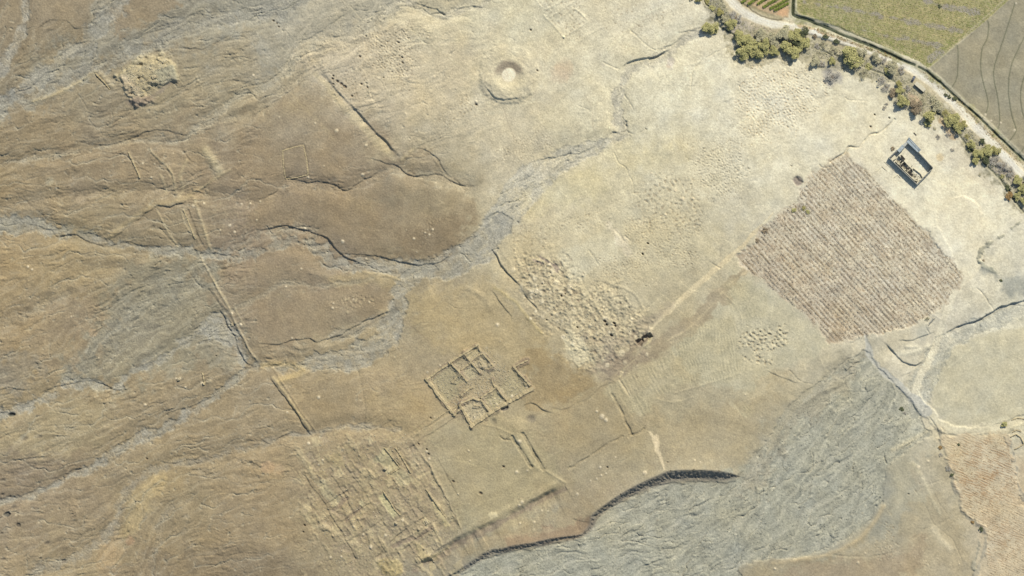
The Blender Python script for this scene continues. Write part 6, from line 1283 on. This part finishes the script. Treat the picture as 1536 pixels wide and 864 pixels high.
# weathered stones: rubble nobody could count
def stones(name, polys, n, seed, smin, smax, mat, label):
    R = random.Random(seed); m = MB(); c_ = 0
    while c_ < n:
        P = R.choice(polys); xs_ = [p[0] for p in P]; ys_ = [p[1] for p in P]; x = R.uniform(min(xs_), max(xs_)); y = R.uniform(min(ys_), max(ys_)); c = False
        for i in range(len(P)):
            (x1, y1), (x2, y2) = P[i], P[(i + 1) % len(P)]
            if (y1 > y) != (y2 > y) and x < (x2 - x1) * (y - y1) / (y2 - y1) + x1: c = not c
        if not c: continue
        c_ += 1; s = smin + (smax - smin) * R.random() ** 2.5; X, Y, Z, a = WX(x), WY(y), gz(x, y), R.uniform(0, 3.14)
        pts = [(math.cos(a + k * 1.257) * s * R.uniform(.7, 1.1), math.sin(a + k * 1.257) * s * R.uniform(.7, 1.1)) for k in range(5)]
        m.add([(X + p[0], Y + p[1], Z - 0.1) for p in pts] + [(X + p[0] * .45, Y + p[1] * .45, Z + s * 0.8) for p in pts], [(5,6,7,8,9)] + [(k, (k + 1) % 5, 5 + (k + 1) % 5, 5 + k) for k in range(5)])
    ob = m.build(name, mat); tag(ob, label, 'stones', None, 'stuff')
stones('rubble_stones', [[(450,660),(560,650),(600,640),(660,720),(690,800),(640,860),(500,860)],[(770,395),(835,390),(900,450),(950,500),(900,540),(850,510)],[(180,100),(250,85),(260,120),(205,150)],[(645,570),(715,520),(795,580),(707,636)]], 3600, 41, 0.15, 0.6, M_RUB, 'loose pale rubble strewn over the ruined towns')
stones('river_stones', [[(700,855),(870,815),(1000,730),(1107,722),(1200,600),(1340,580),(1390,650),(1320,700),(1320,760),(1150,835),(1080,860)]], 5200, 42, 0.12, 0.5, noise_mat('river_cobble', A(138,138,122), A(186,184,166), 2.0), 'scattered grey cobbles on the wide gravel riverbed')
# a white sheet of plastic and a dark bush at the vine field corner
m = MB(); m.box(0, 0, 0.5, 7.0, 0.25, 1.0, 0, 1.0, 0.05, rnd); m.box(0, 0.6, 0.15, 6.4, 1.0, 0.2, 0, 0.9, 0.05, rnd)
o = m.build('low_wall', M_GREYWALL); o.location = (WX(1398), WY(482), gz(1398, 482)); o.rotation_euler = (0, 0, math.radians(48)); tag(o, 'short grey wall casting a blue shadow at the bottom corner of the dry vine field', 'wall')
# ------------------------------------------------------------------ light, sky, camera
to_sun = np.array([math.sin(SUN_AZ) * math.cos(SUN_EL), math.cos(SUN_AZ) * math.cos(SUN_EL), math.sin(SUN_EL)])
sd = bpy.data.lights.new('sun', 'SUN'); sd.energy = 4.3; sd.angle = math.radians(0.53); sd.color = (1.0, 0.945, 0.86)
so = bpy.data.objects.new('sun', sd); COL.objects.link(so); so.location = (0, 0, 500)
from mathutils import Vector
so.rotation_euler = Vector(to_sun).to_track_quat('Z', 'Y').to_euler()
w = bpy.data.worlds.new('World'); scene.world = w; w.use_nodes = True; nt = w.node_tree; bg = nt.nodes['Background']
sk = nt.nodes.new('ShaderNodeTexSky'); sk.sky_type = 'NISHITA'; sk.sun_disc = False; sk.sun_elevation = SUN_EL; sk.sun_rotation = SUN_AZ; sk.altitude = 900; sk.dust_density = 1.5
nt.links.new(sk.outputs[0], bg.inputs['Color']); bg.inputs['Strength'].default_value = 0.11
cam = bpy.data.cameras.new('camera'); co_ = bpy.data.objects.new('camera', cam); COL.objects.link(co_); scene.camera = co_
HC = 2200.0; co_.location = (0, 0, HC); co_.rotation_euler = (0, 0, 0); cam.sensor_width = 36; cam.lens = 36 * HC / 768.0; cam.clip_start = 10; cam.clip_end = 200000
scene.view_settings.view_transform = 'Standard'; scene.view_settings.look = 'None'; scene.view_settings.exposure = 0.5; scene.view_settings.gamma = 1.0; scene.view_settings.use_curve_mapping = False
scene.render.resolution_x = 1024; scene.render.resolution_y = 576
scene.cycles.max_bounces = 3; scene.cycles.diffuse_bounces = 2
